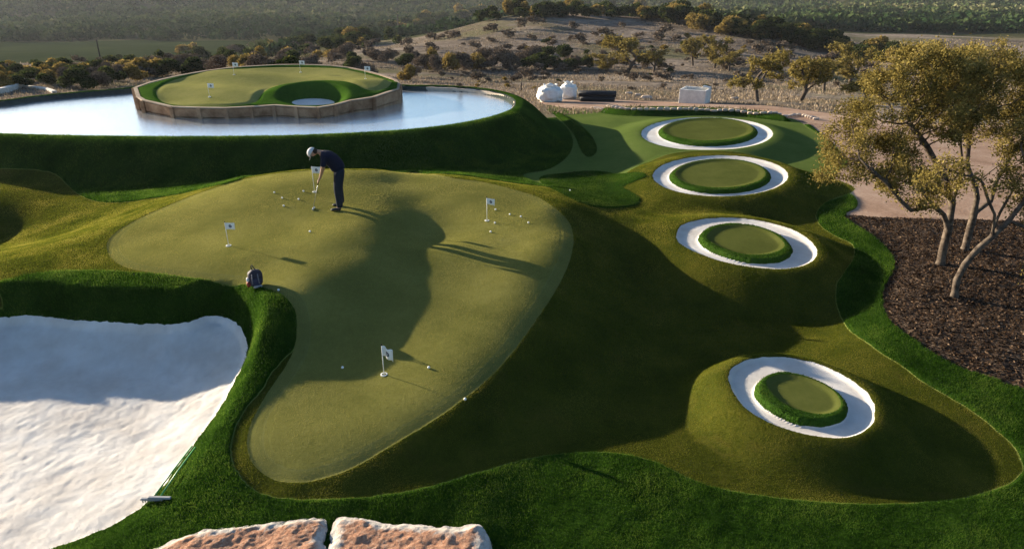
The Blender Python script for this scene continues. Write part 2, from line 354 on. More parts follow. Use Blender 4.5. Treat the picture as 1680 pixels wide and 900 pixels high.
def grass_mat(name, dark, mid, light, fine=60, big=.5, bstr=.5, bdist=.01, seam=None, seamcol=(.3, .3, .1), worn=None, inner=None):
    m, nt, b = mat(name, 1.0, .0); v = pos(nt)
    f1 = noise(nt, v, big, 5, .6, .4); f2 = noise(nt, v, fine, 3, .75); f3 = noise(nt, v, fine*.12, 4, .7)
    v2 = pos(nt, (1, .35, 1)); f4 = noise(nt, v2, fine*.35, 3, .7)
    s = math_(nt, 'ADD', math_(nt, 'MULTIPLY', f1, .45), math_(nt, 'MULTIPLY', f2, .2))
    s = math_(nt, 'ADD', s, math_(nt, 'MULTIPLY', f3, .2)); s = math_(nt, 'ADD', s, math_(nt, 'MULTIPLY', f4, .15))
    c = ramp(nt, s, [(.36, dark), (.5, mid), (.64, light)])
    if worn:
        w = noise(nt, v, 1.3, 6, .7, .8); c = mix(nt, mrange(nt, w, .55, .75, 0, .7), c, worn)
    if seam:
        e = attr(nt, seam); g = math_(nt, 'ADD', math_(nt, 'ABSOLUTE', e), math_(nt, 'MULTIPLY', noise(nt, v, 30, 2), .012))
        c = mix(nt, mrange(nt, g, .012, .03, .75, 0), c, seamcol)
    if inner:
        e = attr(nt, inner); g = math_(nt, 'ABSOLUTE', math_(nt, 'ADD', e, .22))
        c = mix(nt, mrange(nt, g, .0, .018, .22, 0), c, (.2, .21, .10))
        c = mix(nt, mrange(nt, e, -.24, -.20, 0, .3), c, (.10, .115, .045))
    nt.links.new(c, b.inputs['Base Color'])
    bump(nt, b, math_(nt, 'ADD', f2, math_(nt, 'MULTIPLY', f4, .6)), bstr, bdist); bump(nt, b, f3, bstr*.5, bdist*3)
    return m
M = {}
M['green'] = grass_mat('putting turf', (.105, .11, .028), (.155, .152, .040), (.205, .195, .058), 70, .8, .35, .006, inner='green')
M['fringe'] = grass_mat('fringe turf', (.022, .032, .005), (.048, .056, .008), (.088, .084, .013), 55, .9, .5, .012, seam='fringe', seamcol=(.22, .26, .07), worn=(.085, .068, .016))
M['fair'] = grass_mat('approach turf', (.055, .085, .02), (.08, .115, .028), (.11, .14, .04), 60, .6, .35, .008)
M['rough'] = grass_mat('rough turf', (.009, .027, .003), (.02, .05, .006), (.038, .078, .010), 38, 1.0, .9, .03)
M['button'] = grass_mat('target rim turf', (.022, .055, .008), (.04, .09, .012), (.06, .115, .018), 45, 1.0, .8, .02)
M['top'] = grass_mat('target green turf', (.055, .066, .016), (.08, .093, .023), (.108, .118, .032), 70, .8, .3, .006)
M['meadow'] = grass_mat('meadow grass', (.018, .028, .013), (.03, .042, .018), (.042, .052, .022), .5, .03, .3, .05, worn=(.04, .04, .028))
def sand_mat():
    m, nt, b = mat('white sand', .95, .1); v = pos(nt); v2 = pos(nt, (.55, 1.9, 1)); v2.node.inputs['Rotation'].default_value = (0, 0, -.7)
    f1 = noise(nt, v, 1.2, 6, .65); f2 = noise(nt, v, 70, 5, .85); f3 = noise(nt, v2, 22, 6, .8, .8)
    nt.links.new(ramp(nt, f1, [(.35, (.53, .495, .46)), (.55, (.62, .60, .575)), (.7, (.69, .68, .665))]), b.inputs['Base Color'])
    bump(nt, b, f3, .32, .010); bump(nt, b, f2, .9, .009)
    mu = noise(nt, v, 2.6, 3, .6); bump(nt, b, mu, .2, .03)
    return m
M['sand'] = sand_mat()
def mulch_mat():
    m, nt, b = mat('bark mulch', .85, .2); v = pos(nt)
    vo = N(nt, 'ShaderNodeTexVoronoi', Scale=26, feature='F1'); vo.inputs['Randomness'].default_value = 1
    vv = N(nt, 'ShaderNodeVectorMath', operation='ADD'); nt.links.new(v, vv.inputs[0])
    nn = N(nt, 'ShaderNodeTexNoise', Scale=14); nt.links.new(v, nn.inputs['Vector']); sc_ = N(nt, 'ShaderNodeVectorMath', operation='SCALE'); sc_.inputs['Scale'].default_value = .12
    nt.links.new(nn.outputs['Color'], sc_.inputs[0]); nt.links.new(sc_.outputs[0], vv.inputs[1]); nt.links.new(vv.outputs[0], vo.inputs['Vector'])
    c = ramp(nt, N_r(nt, vo), [(.0, (.018, .011, .007)), (.45, (.045, .027, .016)), (.8, (.085, .052, .032)), (1, (.2, .14, .09))])
    nt.links.new(c, b.inputs['Base Color']); bump(nt, b, N_r(nt, vo), .9, .04); bump(nt, b, noise(nt, v, 60, 3, .7), .6, .02)
    return m
def N_r(nt, vo):
    s = N(nt, 'ShaderNodeSeparateColor'); nt.links.new(vo.outputs['Color'], s.inputs[0]); return s.outputs[0]
M['mulch'] = mulch_mat()
def ground(name, stops, sc1, sc2, bs=.6, bd=.05, extra=None):
    m, nt, b = mat(name, 1.0, .0); v = pos(nt)
    s = math_(nt, 'ADD', math_(nt, 'MULTIPLY', noise(nt, v, sc1, 6, .65, .5), .6), math_(nt, 'MULTIPLY', noise(nt, v, sc2, 5, .75), .4))
    c = ramp(nt, s, stops)
    if extra: c = mix(nt, mrange(nt, noise(nt, v, extra[0], 5, .6), .5, .62), c, extra[1])
    nt.links.new(c, b.inputs['Base Color']); bump(nt, b, noise(nt, v, sc2, 5, .75), bs, bd); return m
M['dirt'] = ground('pink gravel', [(.38, (.24, .155, .11)), (.5, (.33, .225, .165)), (.62, (.42, .31, .24))], .6, 14, .6, .03)
M['scrub'] = ground('dry pasture', [(.38, (.08, .066, .054)), (.47, (.145, .12, .098)), (.55, (.23, .19, .155)), (.66, (.33, .275, .225))], .07, 1.1, .9, .35, (.05, (.13, .12, .07)))
M['forest_floor'] = ground('forest floor', [(.38, (.035, .045, .02)), (.5, (.06, .06, .03)), (.62, (.11, .095, .06))], .05, .5, .6, .4)
M['bed'] = ground('pond liner', [(.4, (.03, .04, .04)), (.6, (.06, .07, .06))], .5, 4)
# ------------------------------------------------------------------ lay the surfaces
def struct(name, T, key, attrs=None, label=None):
    m = raw_mesh(name, A[:, :3] if not attrs else A, T, {an: col_of(an) for an in attrs} if attrs else None)
    o = link(name, m, M[key]); o['kind'] = 'structure'
    if label: o['label'] = label
    return o
def take(keyname, T):
    global A
    A, i, o = split(A, T, A[:, col_of(keyname)].copy()); return i, o
parts = {}; BUT = []
rest = T
ring_lbl = ['farthest of the four round targets, near the gravel edge', 'second farthest of the four round targets, below the farthest one', 'third round target, beside the mulch bed corner', 'nearest of the four round targets, lower right of the big green']
for k in range(4):
    t, rest = take('T%d' % k, rest); struct('target_green', t, 'top', label='small round putting surface of the '+ring_lbl[k])
    t, rest = take('I%d' % k, rest); BUT.append(t); struct('grass_rim', t, 'button', label='dark green turf rim round the '+ring_lbl[k])
    t, rest = take('O%d' % k, rest); struct('sand_ring', t, 'sand', label='white sand ring of the '+ring_lbl[k])
t, rest = take('pond', rest); struct('pond_bed', t, 'bed')
t, rest = take('sand', rest); struct('sand_bunker', t, 'sand', label='large white sand bunker at the lower left, half in blue shade')
t, rest = take('green', rest); struct('putting_green', t, 'green', ['green'], label='large kidney shaped putting green where the golfer stands'); green_T = t
rough_t = []
for nm in ('patch', 'lobe', 'berm'):
    t, rest = take(nm, rest); BUT.append(t); struct('rough_grass', t, 'rough', label={'patch': 'lobed patch of longer grass behind the big green', 'lobe': 'narrow crescent of longer grass beside the pond bank', 'berm': 'long low grass berm behind the farthest round target'}[nm])
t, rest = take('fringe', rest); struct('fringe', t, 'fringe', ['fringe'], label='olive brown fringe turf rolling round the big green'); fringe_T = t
t, rest = take('fair', rest); struct('fairway', t, 'fair', label='smooth green approach turf between pond and gravel')
t, rest = take('mulch', rest); struct('mulch_bed', t, 'mulch', label='dark bark mulch bed under the oaks'); mulch_T = t
t, rest = take('dirt', rest); struct('gravel_ground', t, 'dirt', label='pinkish gravel ground behind the oaks')
t, rest = take('lawn', rest); struct('lawn', t, 'rough', label='long dark green grass of banks and foreground'); lawn_T = t
t, rest = take('meadow', rest); struct('meadow', t, 'meadow', label='green meadow in the valley at the upper left')
cy = A[rest][:, :, 1].mean(1); cx = A[rest][:, :, 0].mean(1)
fm = (cy > 190) | ((cx/cy < -.22) & (cy > 118))
struct('pasture', rest[~fm], 'scrub', label='dry tan pasture beyond the garden')
struct('hills', rest[fm], 'forest_floor', label='wooded hills in the distance')
print('surfaces', time.time()-T0)
# ------------------------------------------------------------------ water
def water_mat():
    m, nt, b = mat('pond water', .04, .5); v = pos(nt, (1, 1.6, 1))
    b.inputs['Base Color'].default_value = (.86, .90, .93, 1); b.inputs['Metallic'].default_value = .8; b.inputs['IOR'].default_value = 1.33
    b.inputs['Roughness'].default_value = .06
    bump(nt, b, noise(nt, v, 9, 5, .65, .5), .3, .03); 
    return m
bm = bmesh.new(); f = bm.faces.new([bm.verts.new((x, y, WZ)) for x, y in POND])
bmesh.ops.triangulate(bm, faces=[f]); m = bpy.data.meshes.new('pond_water'); bm.to_mesh(m); bm.free()
o = link('pond_water', m, water_mat()); o['kind'] = 'structure'
if m.polygons[0].normal.z < 0: m.flip_normals()
# ------------------------------------------------------------------ sun, sky
SUN_EL, SD = math.radians(11.5), Vector((.85, -.53))   # direction the shadows fall
SD.normalize()
to_sun = Vector((-SD.x*math.cos(SUN_EL), -SD.y*math.cos(SUN_EL), math.sin(SUN_EL)))
L = bpy.data.lights.new('sun', 'SUN'); L.energy = 5; L.angle = math.radians(.5); L.color = (1, .85, .64)
so = bpy.data.objects.new('sun', L); COL.objects.link(so); so.rotation_euler = to_sun.to_track_quat('Z', 'Y').to_euler()
w = bpy.data.worlds.new('World'); sc.world = w; w.use_nodes = True; nt = w.node_tree
sky = nt.nodes.new('ShaderNodeTexSky'); sky.sky_type = 'NISHITA'; sky.sun_disc = False
sky.ozone_density = 3.0; sky.sun_elevation = SUN_EL; sky.sun_rotation = math.atan2(to_sun.x, to_sun.y)
nt.links.new(sky.outputs[0], nt.nodes['Background'].inputs[0]); nt.nodes['Background'].inputs[1].default_value = .068
sc.view_settings.view_transform = 'Standard'; sc.view_settings.look = 'None'; sc.view_settings.exposure = 1.68; sc.view_settings.gamma = 1
# ------------------------------------------------------------------ helpers for things
def tag(o, label=None, cat=None, group=None, kind=None):
    if label: o['label'] = label
    if cat: o['category'] = cat
    if group: o['group'] = group
    if kind: o['kind'] = kind
    return o
def empty(name, loc=(0, 0, 0), rz=0.0, **kw):
    o = bpy.data.objects.new(name, None); COL.objects.link(o); o.location = loc; o.rotation_euler = (0, 0, rz); o.empty_display_size = .1
    return tag(o, **kw)
def plain(name, col, rough=.7, spec=.3, nz=None, bs=0, bsc=30, metal=0, trans=0):
    m, nt, b = mat(name, rough, spec); b.inputs['Metallic'].default_value = metal
    if nz:
        v = pos(nt, obj=True); c = ramp(nt, noise(nt, v, nz[0], 4, .65), [(.35, col), (.65, nz[1])]); nt.links.new(c, b.inputs['Base Color'])
    else: b.inputs['Base Color'].default_value = (*col, 1)
    if bs: bump(nt, b, noise(nt, pos(nt, obj=True), bsc, 4, .7), bs, .01)
    return m
def bmesh_obj(name, bm, m, parent=None, smooth=False):
    me = bpy.data.meshes.new(name); bmesh.ops.recalc_face_normals(bm, faces=bm.faces[:]); bm.to_mesh(me); bm.free()
    if smooth:
        for p in me.polygons: p.use_smooth = True
    return link(name, me, m, parent)
def add_box(bm, c, s, rot=None, bev=0.0):
    r = bmesh.ops.create_cube(bm, size=1.0); vs = r['verts']
    bmesh.ops.scale(bm, vec=s, verts=vs)
    if bev:
        es = list({e for v in vs for e in v.link_edges}); q = bmesh.ops.bevel(bm, geom=es, offset=bev, segments=2, affect='EDGES', profile=.5); vs = list({v for f in q['faces'] for v in f.verts}|{v for v in vs if v.is_valid})
    if rot is not None: bmesh.ops.rotate(bm, cent=(0, 0, 0), matrix=rot, verts=vs)
    bmesh.ops.translate(bm, vec=c, verts=vs); return vs
def add_tube(bm, pts, rad, seg=8, cap=True):
    pts = [Vector(p) for p in pts]; rad = rad if hasattr(rad, '__len__') else [rad]*len(pts); rings = []; ref = None
    for i, p in enumerate(pts):
        t = (pts[min(i+1, len(pts)-1)]-pts[max(i-1, 0)]).normalized()
        if ref is None: ref = t.orthogonal().normalized()
        ref = (ref-t*ref.dot(t)).normalized(); bi = t.cross(ref)
        rings.append([bm.verts.new(p+(ref*math.cos(a)+bi*math.sin(a))*rad[i]) for a in [2*math.pi*k/seg for k in range(seg)]])
    for r0, r1 in zip(rings, rings[1:]):
        for k in range(seg): bm.faces.new((r0[k], r0[(k+1) % seg], r1[(k+1) % seg], r1[k]))
    if cap: bm.faces.new(rings[0][::-1]); bm.faces.new(rings[-1])
def copy_tree(o, parent=None):
    c = o.copy(); COL.objects.link(c)
    if parent is not None: c.parent = parent
    for ch in list(o.children): copy_tree(ch, c)
    return c
# ------------------------------------------------------------------ leaves
def leaf_mat(name, cols, trans=.35):
    m = bpy.data.materials.new(name); m.use_nodes = True; nt = m.node_tree; nt.nodes.clear()
    out = N(nt, 'ShaderNodeOutputMaterial'); df = N(nt, 'ShaderNodeBsdfDiffuse'); tr = N(nt, 'ShaderNodeBsdfTranslucent'); mx = N(nt, 'ShaderNodeMixShader', Fac=trans)
    c = ramp(nt, attr(nt, 'tint'), [(i/(len(cols)-1), q) for i, q in enumerate(cols)])
    nt.links.new(c, df.inputs[0]); nt.links.new(c, tr.inputs[0]); nt.links.new(df.outputs[0], mx.inputs[1]); nt.links.new(tr.outputs[0], mx.inputs[2]); nt.links.new(mx.outputs[0], out.inputs[0]); return m
def quads(name, P, size, tint, rg, flat=0.0, aspect=.55):
    """a leaf card mesh: a pointed four cornered leaf at every point"""
    n = len(P); a = rg.normal(size=(n, 3)); a[:, 2] *= (1-flat); a /= np.linalg.norm(a, axis=1)[:, None]
    b = rg.normal(size=(n, 3)); b -= a*(a*b).sum(1)[:, None]; b /= np.linalg.norm(b, axis=1)[:, None]
    s = (size*rg.uniform(.6, 1.3, n))[:, None] if np.isscalar(size) else size[:, None]
    V = np.stack([P-a*s, P+b*s*aspect-a*s*.1, P+a*s, P-b*s*aspect-a*s*.1], 1).reshape(-1, 3)
    T = np.arange(4*n).reshape(n, 4)
    V = np.c_[V, np.repeat(tint, 4)]
    return raw_mesh(name, V, T, {'tint': 3}, smooth=False)
def blobs_points(blobs, n, rg, shell=.55):
    vol = np.array([b[3]*b[4]*b[5] for b in blobs]); k = rg.choice(len(blobs), n, p=vol/vol.sum()); B = np.array(blobs)[k]
    d = rg.normal(size=(n, 3)); d /= np.linalg.norm(d, axis=1)[:, None]; r = rg.uniform(shell**3, 1, n)**(1/3)
    return B[:, :3]+d*r[:, None]*B[:, 3:6]
bark = plain('grey bark', (.05, .038, .03), .95, .05, nz=(9, (.15, .12, .095)), bs=.8, bsc=25)
bark_d = plain('dark bark', (.06, .048, .038), .95, .05, nz=(2, (.14, .11, .09)))
LF = dict(
 oak=leaf_mat('olive gold oak leaves', [(.07, .058, .018), (.15, .12, .034), (.24, .19, .055), (.40, .32, .11)]),
 green=leaf_mat('dark juniper foliage', [(.014, .024, .009), (.028, .042, .013), (.05, .062, .018), (.10, .095, .03)]),
 brush=leaf_mat('bare grey brown twigs', [(.055, .042, .032), (.105, .08, .06), (.16, .125, .095), (.22, .17, .12)], .1),
 gold=leaf_mat('golden autumn leaves', [(.10, .08, .02), (.17, .125, .035), (.24, .17, .05), (.33, .24, .08)]),
 far=leaf_mat('far mixed woodland foliage', [(.014, .030, .012), (.034, .060, .022), (.078, .095, .038), (.17, .165, .085)], .15))
# ------------------------------------------------------------------ branching by growth towards leaf clusters
def colonize(trunks, attr_pts, step=.14, kill=.22, infl=1.1, iters=90):
    P = []; par = []
    for pl, parent in trunks:               # polylines; parent = (trunk index, point index) or None
        pl = np.array(pl, float); start = len(P); prev = -1
        if parent is not None:
            prev = int(np.argmin([np.linalg.norm(np.array(q)-pl[0]) for q in P]))
        L = [pl[0]]
        for a_, b_ in zip(pl[:-1], pl[1:]):
            k = max(1, int(np.linalg.norm(b_-a_)/step)); L += [a_+(b_-a_)*(j+1)/k for j in range(k)]
        for j, q in enumerate(L):
            if parent is not None and j == 0: continue
            P.append(q); par.append(prev); prev = len(P)-1
    Aq = np.array(attr_pts); P = [np.array(p) for p in P]
    ntr = len(P)
    for it in range(iters):
        if len(Aq) == 0: break
        X = np.array(P); d = np.linalg.norm(Aq[:, None]-X[None], axis=2); k = d.argmin(1); dm = d[np.arange(len(Aq)), k]
        act = dm < (infl if it > 0 else 3)
        if it < 12: act = dm < 2.2
        if not act.any(): break
        new = 0
        for i in np.unique(k[act]):
            v = Aq[act & (k == i)]-X[i]; v = (v/np.linalg.norm(v, axis=1)[:, None]).mean(0)+rng.normal(0, .12, 3); v /= np.linalg.norm(v)+1e-9
            q = X[i]+v*step
            if np.linalg.norm(X-q, axis=1).min() > step*.35: P.append(q); par.append(i); new += 1
        if not new: break
        X = np.array(P); d = np.linalg.norm(Aq[:, None]-X[None, -new:], axis=2).min(1); Aq = Aq[d > kill]
    return np.array(P), np.array(par), ntr
def tree_mesh(P, par, r_tip=.006, r_base=.10, pw=2.3, seg=6):
    n = len(P); load = np.zeros(n); kids = np.bincount(par[par >= 0], minlength=n)
    load[kids == 0] = 1
    for i in range(n-1, -1, -1):
        if par[i] >= 0: load[par[i]] += load[i]
    r = r_tip*np.power(load, 1/pw); r = r_tip+(r-r_tip)*(r_base-r_tip)/max(r.max()-r_tip, 1e-6)
    r = np.maximum(r, r_tip)
    V = []; Fc = []; ring = {}
    D = np.zeros((n, 3))
    for i in range(n):
        D[i] = P[i]-P[par[i]] if par[i] >= 0 else (0, 0, 1)
    for i in range(n):
        d = Vector(D[i]).normalized(); a = d.cross(Vector((.31, .95, .05))).normalized(); b = d.cross(a)
        ring[i] = len(V); rr = r[i]*(1.35 if par[i] < 0 else 1)
        for k in range(seg):
            t = 2*math.pi*k/seg; V.append(Vector(P[i])+(a*math.cos(t)+b*math.sin(t))*rr)
    for i in range(n):
        j = par[i]
        if j < 0: continue
        for k in range(seg):
            Fc.append((ring[j]+k, ring[j]+(k+1) % seg, ring[i]+(k+1) % seg, ring[i]+k))
    V = np.array([tuple(v) for v in V]); return raw_mesh('trunk', V, np.array(Fc)), kids, load
def P3(px, py, y): return tuple(aty(px, py, y))
# ------------------------------------------------------------------ the three oaks at the right
def oak(name, label, base, trunks, blobs, nat, nleaf, rb, rg):
    x, y = base; z0 = float(gz(x, y)[0])
    B = []
    for (px, py, dy, rx, ry, rz) in blobs:
        c = aty(px, py, y+dy); B.append((c[0], c[1], c[2], rx, ry, rz))
    at = blobs_points(B, nat, rg, .25)
    tr = []
    for pl, parent in trunks:
        tr.append(([tuple(aty(a, b, y+dy)) for a, b, dy in pl], parent))
    tr[0][0][0] = (x, y, z0-.05)
    P, par, ntr = colonize(tr, at)
    root = empty(name, (x, y, z0), label=label, cat='tree', group='oaks in the mulch bed')
    me, kids, load = tree_mesh(P, par, .006, rb); t = link('trunk', me, bark)
    t.location = (-x, -y, -z0); t.parent = root
    tip = np.where((load <= 4) & (np.arange(len(P)) >= ntr))[0]
    tip = tip[rg.uniform(size=len(tip)) < .52]; k = rg.choice(tip, nleaf); fuzz = rg.normal(0, .085, (nleaf, 3))
    cl = rg.uniform(0, .5, len(P)); Q = P[k]+fuzz
    tint = np.clip(cl[k]+rg.uniform(0, .55, nleaf), 0, 1)
    c = link('crown', quads('crown', Q, .027, tint, rg), LF['oak']); c.location = (-x, -y, -z0); c.parent = root
    return root
b1 = hit([1543], [433])[0]; b2 = hit([1583], [409])[0]; b3 = hit([1566], [486])[0]
rg1 = np.random.default_rng(11)
oak('oak_tree', 'left hand oak with a straight grey trunk and the broadest olive gold crown', b1,
    [([(1543,433,0),(1548,405,0),(1556,375,0),(1548,352,-.05),(1532,338,-.15),(1515,318,-.3),(1500,285,-.4)], None),
     ([(1532,338,-.15),(1495,345,-.5),(1478,330,-.6),(1455,300,-.8),(1425,275,-1)], 1),
     ([(1556,375,0),(1562,335,.1),(1548,290,.2),(1520,240,.3),(1490,200,.3)], 1),
     ([(1562,335,.1),(1580,280,.4),(1575,230,.5)], 1)],
    [(1420,205,0,.75,.9,.6),(1395,265,-.4,.55,.7,.4),(1470,150,.3,.8,1,.6),(1500,110,.4,.75,.9,.5),(1540,180,.2,.8,1,.7),(1470,275,-.3,.65,.8,.5),(1540,300,.3,.5,.6,.35),(1430,250,-.2,.6,.7,.45),(1365,235,0,.35,.5,.35),(1560,105,.5,.7,.9,.5),(1520,320,-.3,.4,.5,.3),(1350,290,-.2,.2,.3,.22),(1590,160,.6,.6,.9,.6)],
    1900, 56000, .09, rg1)
oak('oak_tree', 'middle oak behind the others with a dark upright forked trunk', b2,
    [([(1583,409,0),(1590,380,0),(1598,350,0),(1603,325,0),(1600,308,0),(1612,292,.1),(1640,270,.2)], None),
     ([(1598,350,0),(1625,330,.2),(1632,300,.2),(1655,260,.4),(1680,220,.5)], 1),
     ([(1600,308,0),(1585,270,.1),(1590,220,.3),(1600,180,.4)], 1)],
    [(1600,110,.3,.9,1,.5),(1660,150,.5,.8,1,.6),(1640,95,.6,.7,.9,.4),(1700,200,.5,.8,1,.7),(1600,190,.2,.7,.9,.5),(1740,130,.8,.9,1,.6),(1670,230,.2,.5,.7,.4),(1560,150,.6,.6,.8,.5),(1680,110,.3,.6,.8,.4)],
    1400, 36000, .085, rg1)
oak('oak_tree', 'front oak leaning right with a pale low forking trunk', b3,
    [([(1566,486,0),(1570,458,0),(1584,432,0),(1604,408,0),(1628,388,0),(1655,362,.1),(1680,330,.2),(1700,290,.3)], None),
     ([(1584,432,0),(1606,412,.35),(1622,392,.55),(1640,350,.7),(1668,300,.8)], 1),
     ([(1628,388,0),(1632,352,-.1),(1622,330,-.2),(1612,300,-.2)], 1),
     ([(1655,362,.1),(1700,380,-.2),(1740,400,-.3),(1700,440,-.5)], 1)],
    [(1700,290,.2,.6,.8,.45),(1740,220,.4,.8,.9,.6),(1665,290,.4,.35,.5,.25),(1705,440,-.5,.4,.4,.3),(1680,460,-.6,.25,.3,.2),(1760,350,0,.7,.7,.5),(1560,270,-.2,.45,.5,.3),(1610,300,-.3,.35,.4,.25),(1520,300,-.3,.3,.4,.25)],
    900, 20000, .07, rg1)
print('oaks', time.time()-T0)
# ------------------------------------------------------------------ scrub and trees of the pasture
def zfar(x, y): return float(gz(x, y)[0])
HF_Y = np.concatenate([np.arange(4.5, 60, .12), 60*1.004**np.arange(800)])
def hitfar(px, py):
    """where the sight line of a photo pixel meets the finished ground"""
    d = rays(px, py); X = d[0]*HF_Y/d[1]; Z = CZ+d[2]*HF_Y/d[1]
    g = Z-gz(X, HF_Y); m = (g < 0) & (HF_Y > HF_MIN[0]); i = int(np.argmax(m)) if m.any() else len(HF_Y)-1
    return X[i], HF_Y[i]
HF_MIN = [33.0]
def proto_bush(kind, seed, n=1500, leaf=.055):
    r = np.random.default_rng(seed); B = []
    for k in range(7):
        a = r.uniform(0, 6.28); q = r.uniform(0, .34); s = r.uniform(.16, .3)
        B.append((math.cos(a)*q, math.sin(a)*q, r.uniform(.28, .75), s*1.1, s*1.1, s*.9))
    P = blobs_points(B, n, r, .3); P[:, 2] = np.abs(P[:, 2])
    cl = (np.sin(P[:, 0]*9+seed)*np.sin(P[:, 1]*8)*np.cos(P[:, 2]*7))*.25
    return quads('foliage', P, leaf, np.clip(.45+cl+r.uniform(-.3, .35, n), 0, 1), r)
def proto_tree(kind, seed, n=3600, leaf=.022):
    """unit height tree: trunk with limbs and an open crown"""
    r = np.random.default_rng(seed); B = []
    for k in range(13):
        a = r.uniform(0, 6.28); q = r.uniform(.05, .38); s = r.uniform(.10, .18)
        B.append((math.cos(a)*q, math.sin(a)*q, r.uniform(.30, .84), s*1.2, s*1.2, s*.75))
    lean = r.uniform(-.08, .08, 2)
    tr = [([(0, 0, -.03), (lean[0], lean[1], .2), (lean[0]*.5, lean[1]*2, .36)], None)]
    for k in range(2):
        a = r.uniform(0, 6.28); tr.append(([(lean[0], lean[1], .2), (lean[0]+math.cos(a)*.12, lean[1]+math.sin(a)*.12, .36)], 1))
    P, par, ntr = colonize(tr, blobs_points(B, 260, r, .2), .045, .07, .5, 40)
    me, kids, load = tree_mesh(P, par, .0035, .035, 2.2, 5)
    tip = np.where((load <= 5) & (np.arange(len(P)) >= ntr))[0]; k = r.choice(tip, n)
    Q = P[k]+r.normal(0, .028, (n, 3)); cl = r.uniform(0, .4, len(P))
    return me, quads('crown', Q, leaf, np.clip(cl[k]+r.uniform(0, .55, n), 0, 1), r)
def with_mat(me, m):
    me.materials.append(m); return me
BUSH = {}
for kind, cnt in (('green', 3), ('brush', 3), ('gold', 2), ('far', 0)):
    BUSH[kind] = [with_mat(proto_bush(kind, 20+7*k+len(kind), 1500 if kind != 'brush' else 1700, .06 if kind != 'brush' else .045), LF[kind]) for k in range(cnt)]
TREE = {}
for kind, cnt in (('oak', 4), ('green', 1)):
    TREE[kind] = []
    for k in range(cnt):
        t, c = proto_tree(kind, 50+9*k+len(kind)); t.materials.append(bark_d); c.materials.append(LF[kind]); TREE[kind].append((t, c))
rb = random.Random(5)
def bush(px, py, h_px, w_px, kind, name, label, group):
    x, y = hitfar(px, py); zc = y*cT+(CZ-zfar(x, y))*sT; hgt = h_px*zc/F; wid = w_px*zc/F
    o = link(name, rb.choice(BUSH[kind])); o.location = (x, y, zfar(x, y)-.04*hgt); o.rotation_euler = (0, 0, rb.uniform(0, 6.28)); o.scale = (wid/1.0, wid/1.0, hgt)
    return tag(o, label, 'bush', group)
def stree(px, py, h_px, w_px, kind, label, group, cat='tree', v=None):
    x, y = hitfar(px, py); z = zfar(x, y); zc = y*cT+(CZ-z)*sT; hgt = h_px*zc/F; wid = w_px*zc/F
    t, c = TREE[kind][v if v is not None else rb.randrange(len(TREE[kind]))]
    r = empty('scrub_oak' if kind == 'oak' else 'juniper_tree', (x, y, z), rb.uniform(0, 6.28), label=label, cat=cat, group=group); r.scale = (wid/.95, wid/.95, hgt/1.0)
    link('trunk', t, None, r); link('crown', c, None, r); return r
G1 = 'scrub oaks standing in the dry pasture'
for a in [(1028,120,68,100,0,'spreading scrub oak alone on the pasture above the pallet of black rolls'),(995,119,34,60,1,'low scrub oak just left of the large spreading one'),(1072,119,42,56,2,'small scrub oak just right of the large spreading one'),
          (1137,108,52,46,3,'leftmost scrub oak of the cluster beyond the second target'),(1172,112,60,56,1,'tall bushy scrub oak of the cluster beyond the gravel'),(1196,118,40,50,2,'low scrub oak right of the tall bushy one'),
          (1243,167,92,92,0,'near scrub oak with several thin stems, right of the white block'),(1312,166,84,105,3,'near scrub oak with wide low crown beside the thin stemmed one'),(1352,150,62,70,2,'scrub oak partly behind the big oak at the pasture edge'),
          (1392,142,78,86,1,'tall brown scrub oak at the left of the big oak crown'),(1420,170,60,80,2,'scrub oak hidden in part behind the big oak crown'),(1215,60,26,34,2,'scrub oak on the knoll edge, far side')]:
    stree(*a[:4], 'oak', a[5], G1, v=a[4])
bush(672,134,30,34,'gold','bush','round golden bush just behind the end of the island wall','golden bushes')
G2 = 'grey brown bare brush row'
for i, x in enumerate(range(690, 872, 15)): bush(x+rb.uniform(-4, 4), 119-i*.8+rb.uniform(-4, 4), rb.uniform(30, 44), rb.uniform(30, 44), rb.choice(['brush', 'brush', 'gold']), 'bush', 'bare bush in the row across the middle of the pasture', G2)
for x, y in ((872,112),(890,116),(905,114),(922,116),(940,113),(958,115),(900,100),(930,98)): bush(x, y, rb.uniform(22, 32), rb.uniform(28, 44), rb.choice(['green', 'green', 'brush']), 'bush', 'dark low bush clump left of the spreading scrub oak', 'dark bushes in the pasture')
G3 = 'mixed scrub bushes behind the pond'
for i in range(150):
    x = rb.uniform(-40, 690); t = rb.random(); lo = 150-.02*x if x < 230 else 128; hi = 112-.06*x if x < 300 else 84-.03*(x-300)
    y = hi+(lo-hi)*t
    kind = rb.choice(['green', 'green', 'brush', 'gold'] if x < 420 and rb.random() < .7 else ['brush', 'brush', 'brush', 'green', 'gold'])
    s = 16+16*t
    bush(x, y, s*rb.uniform(.8, 1.25), s*rb.uniform(1, 1.7), kind, 'bush', {'green': 'dark green scrub bush on the slope behind the pond', 'brush': 'grey brown leafless scrub bush on the slope behind the pond', 'gold': 'golden leaved scrub bush on the slope behind the pond'}[kind], {'green': 'dark green ', 'brush': 'leafless ', 'gold': 'golden '}[kind]+G3)
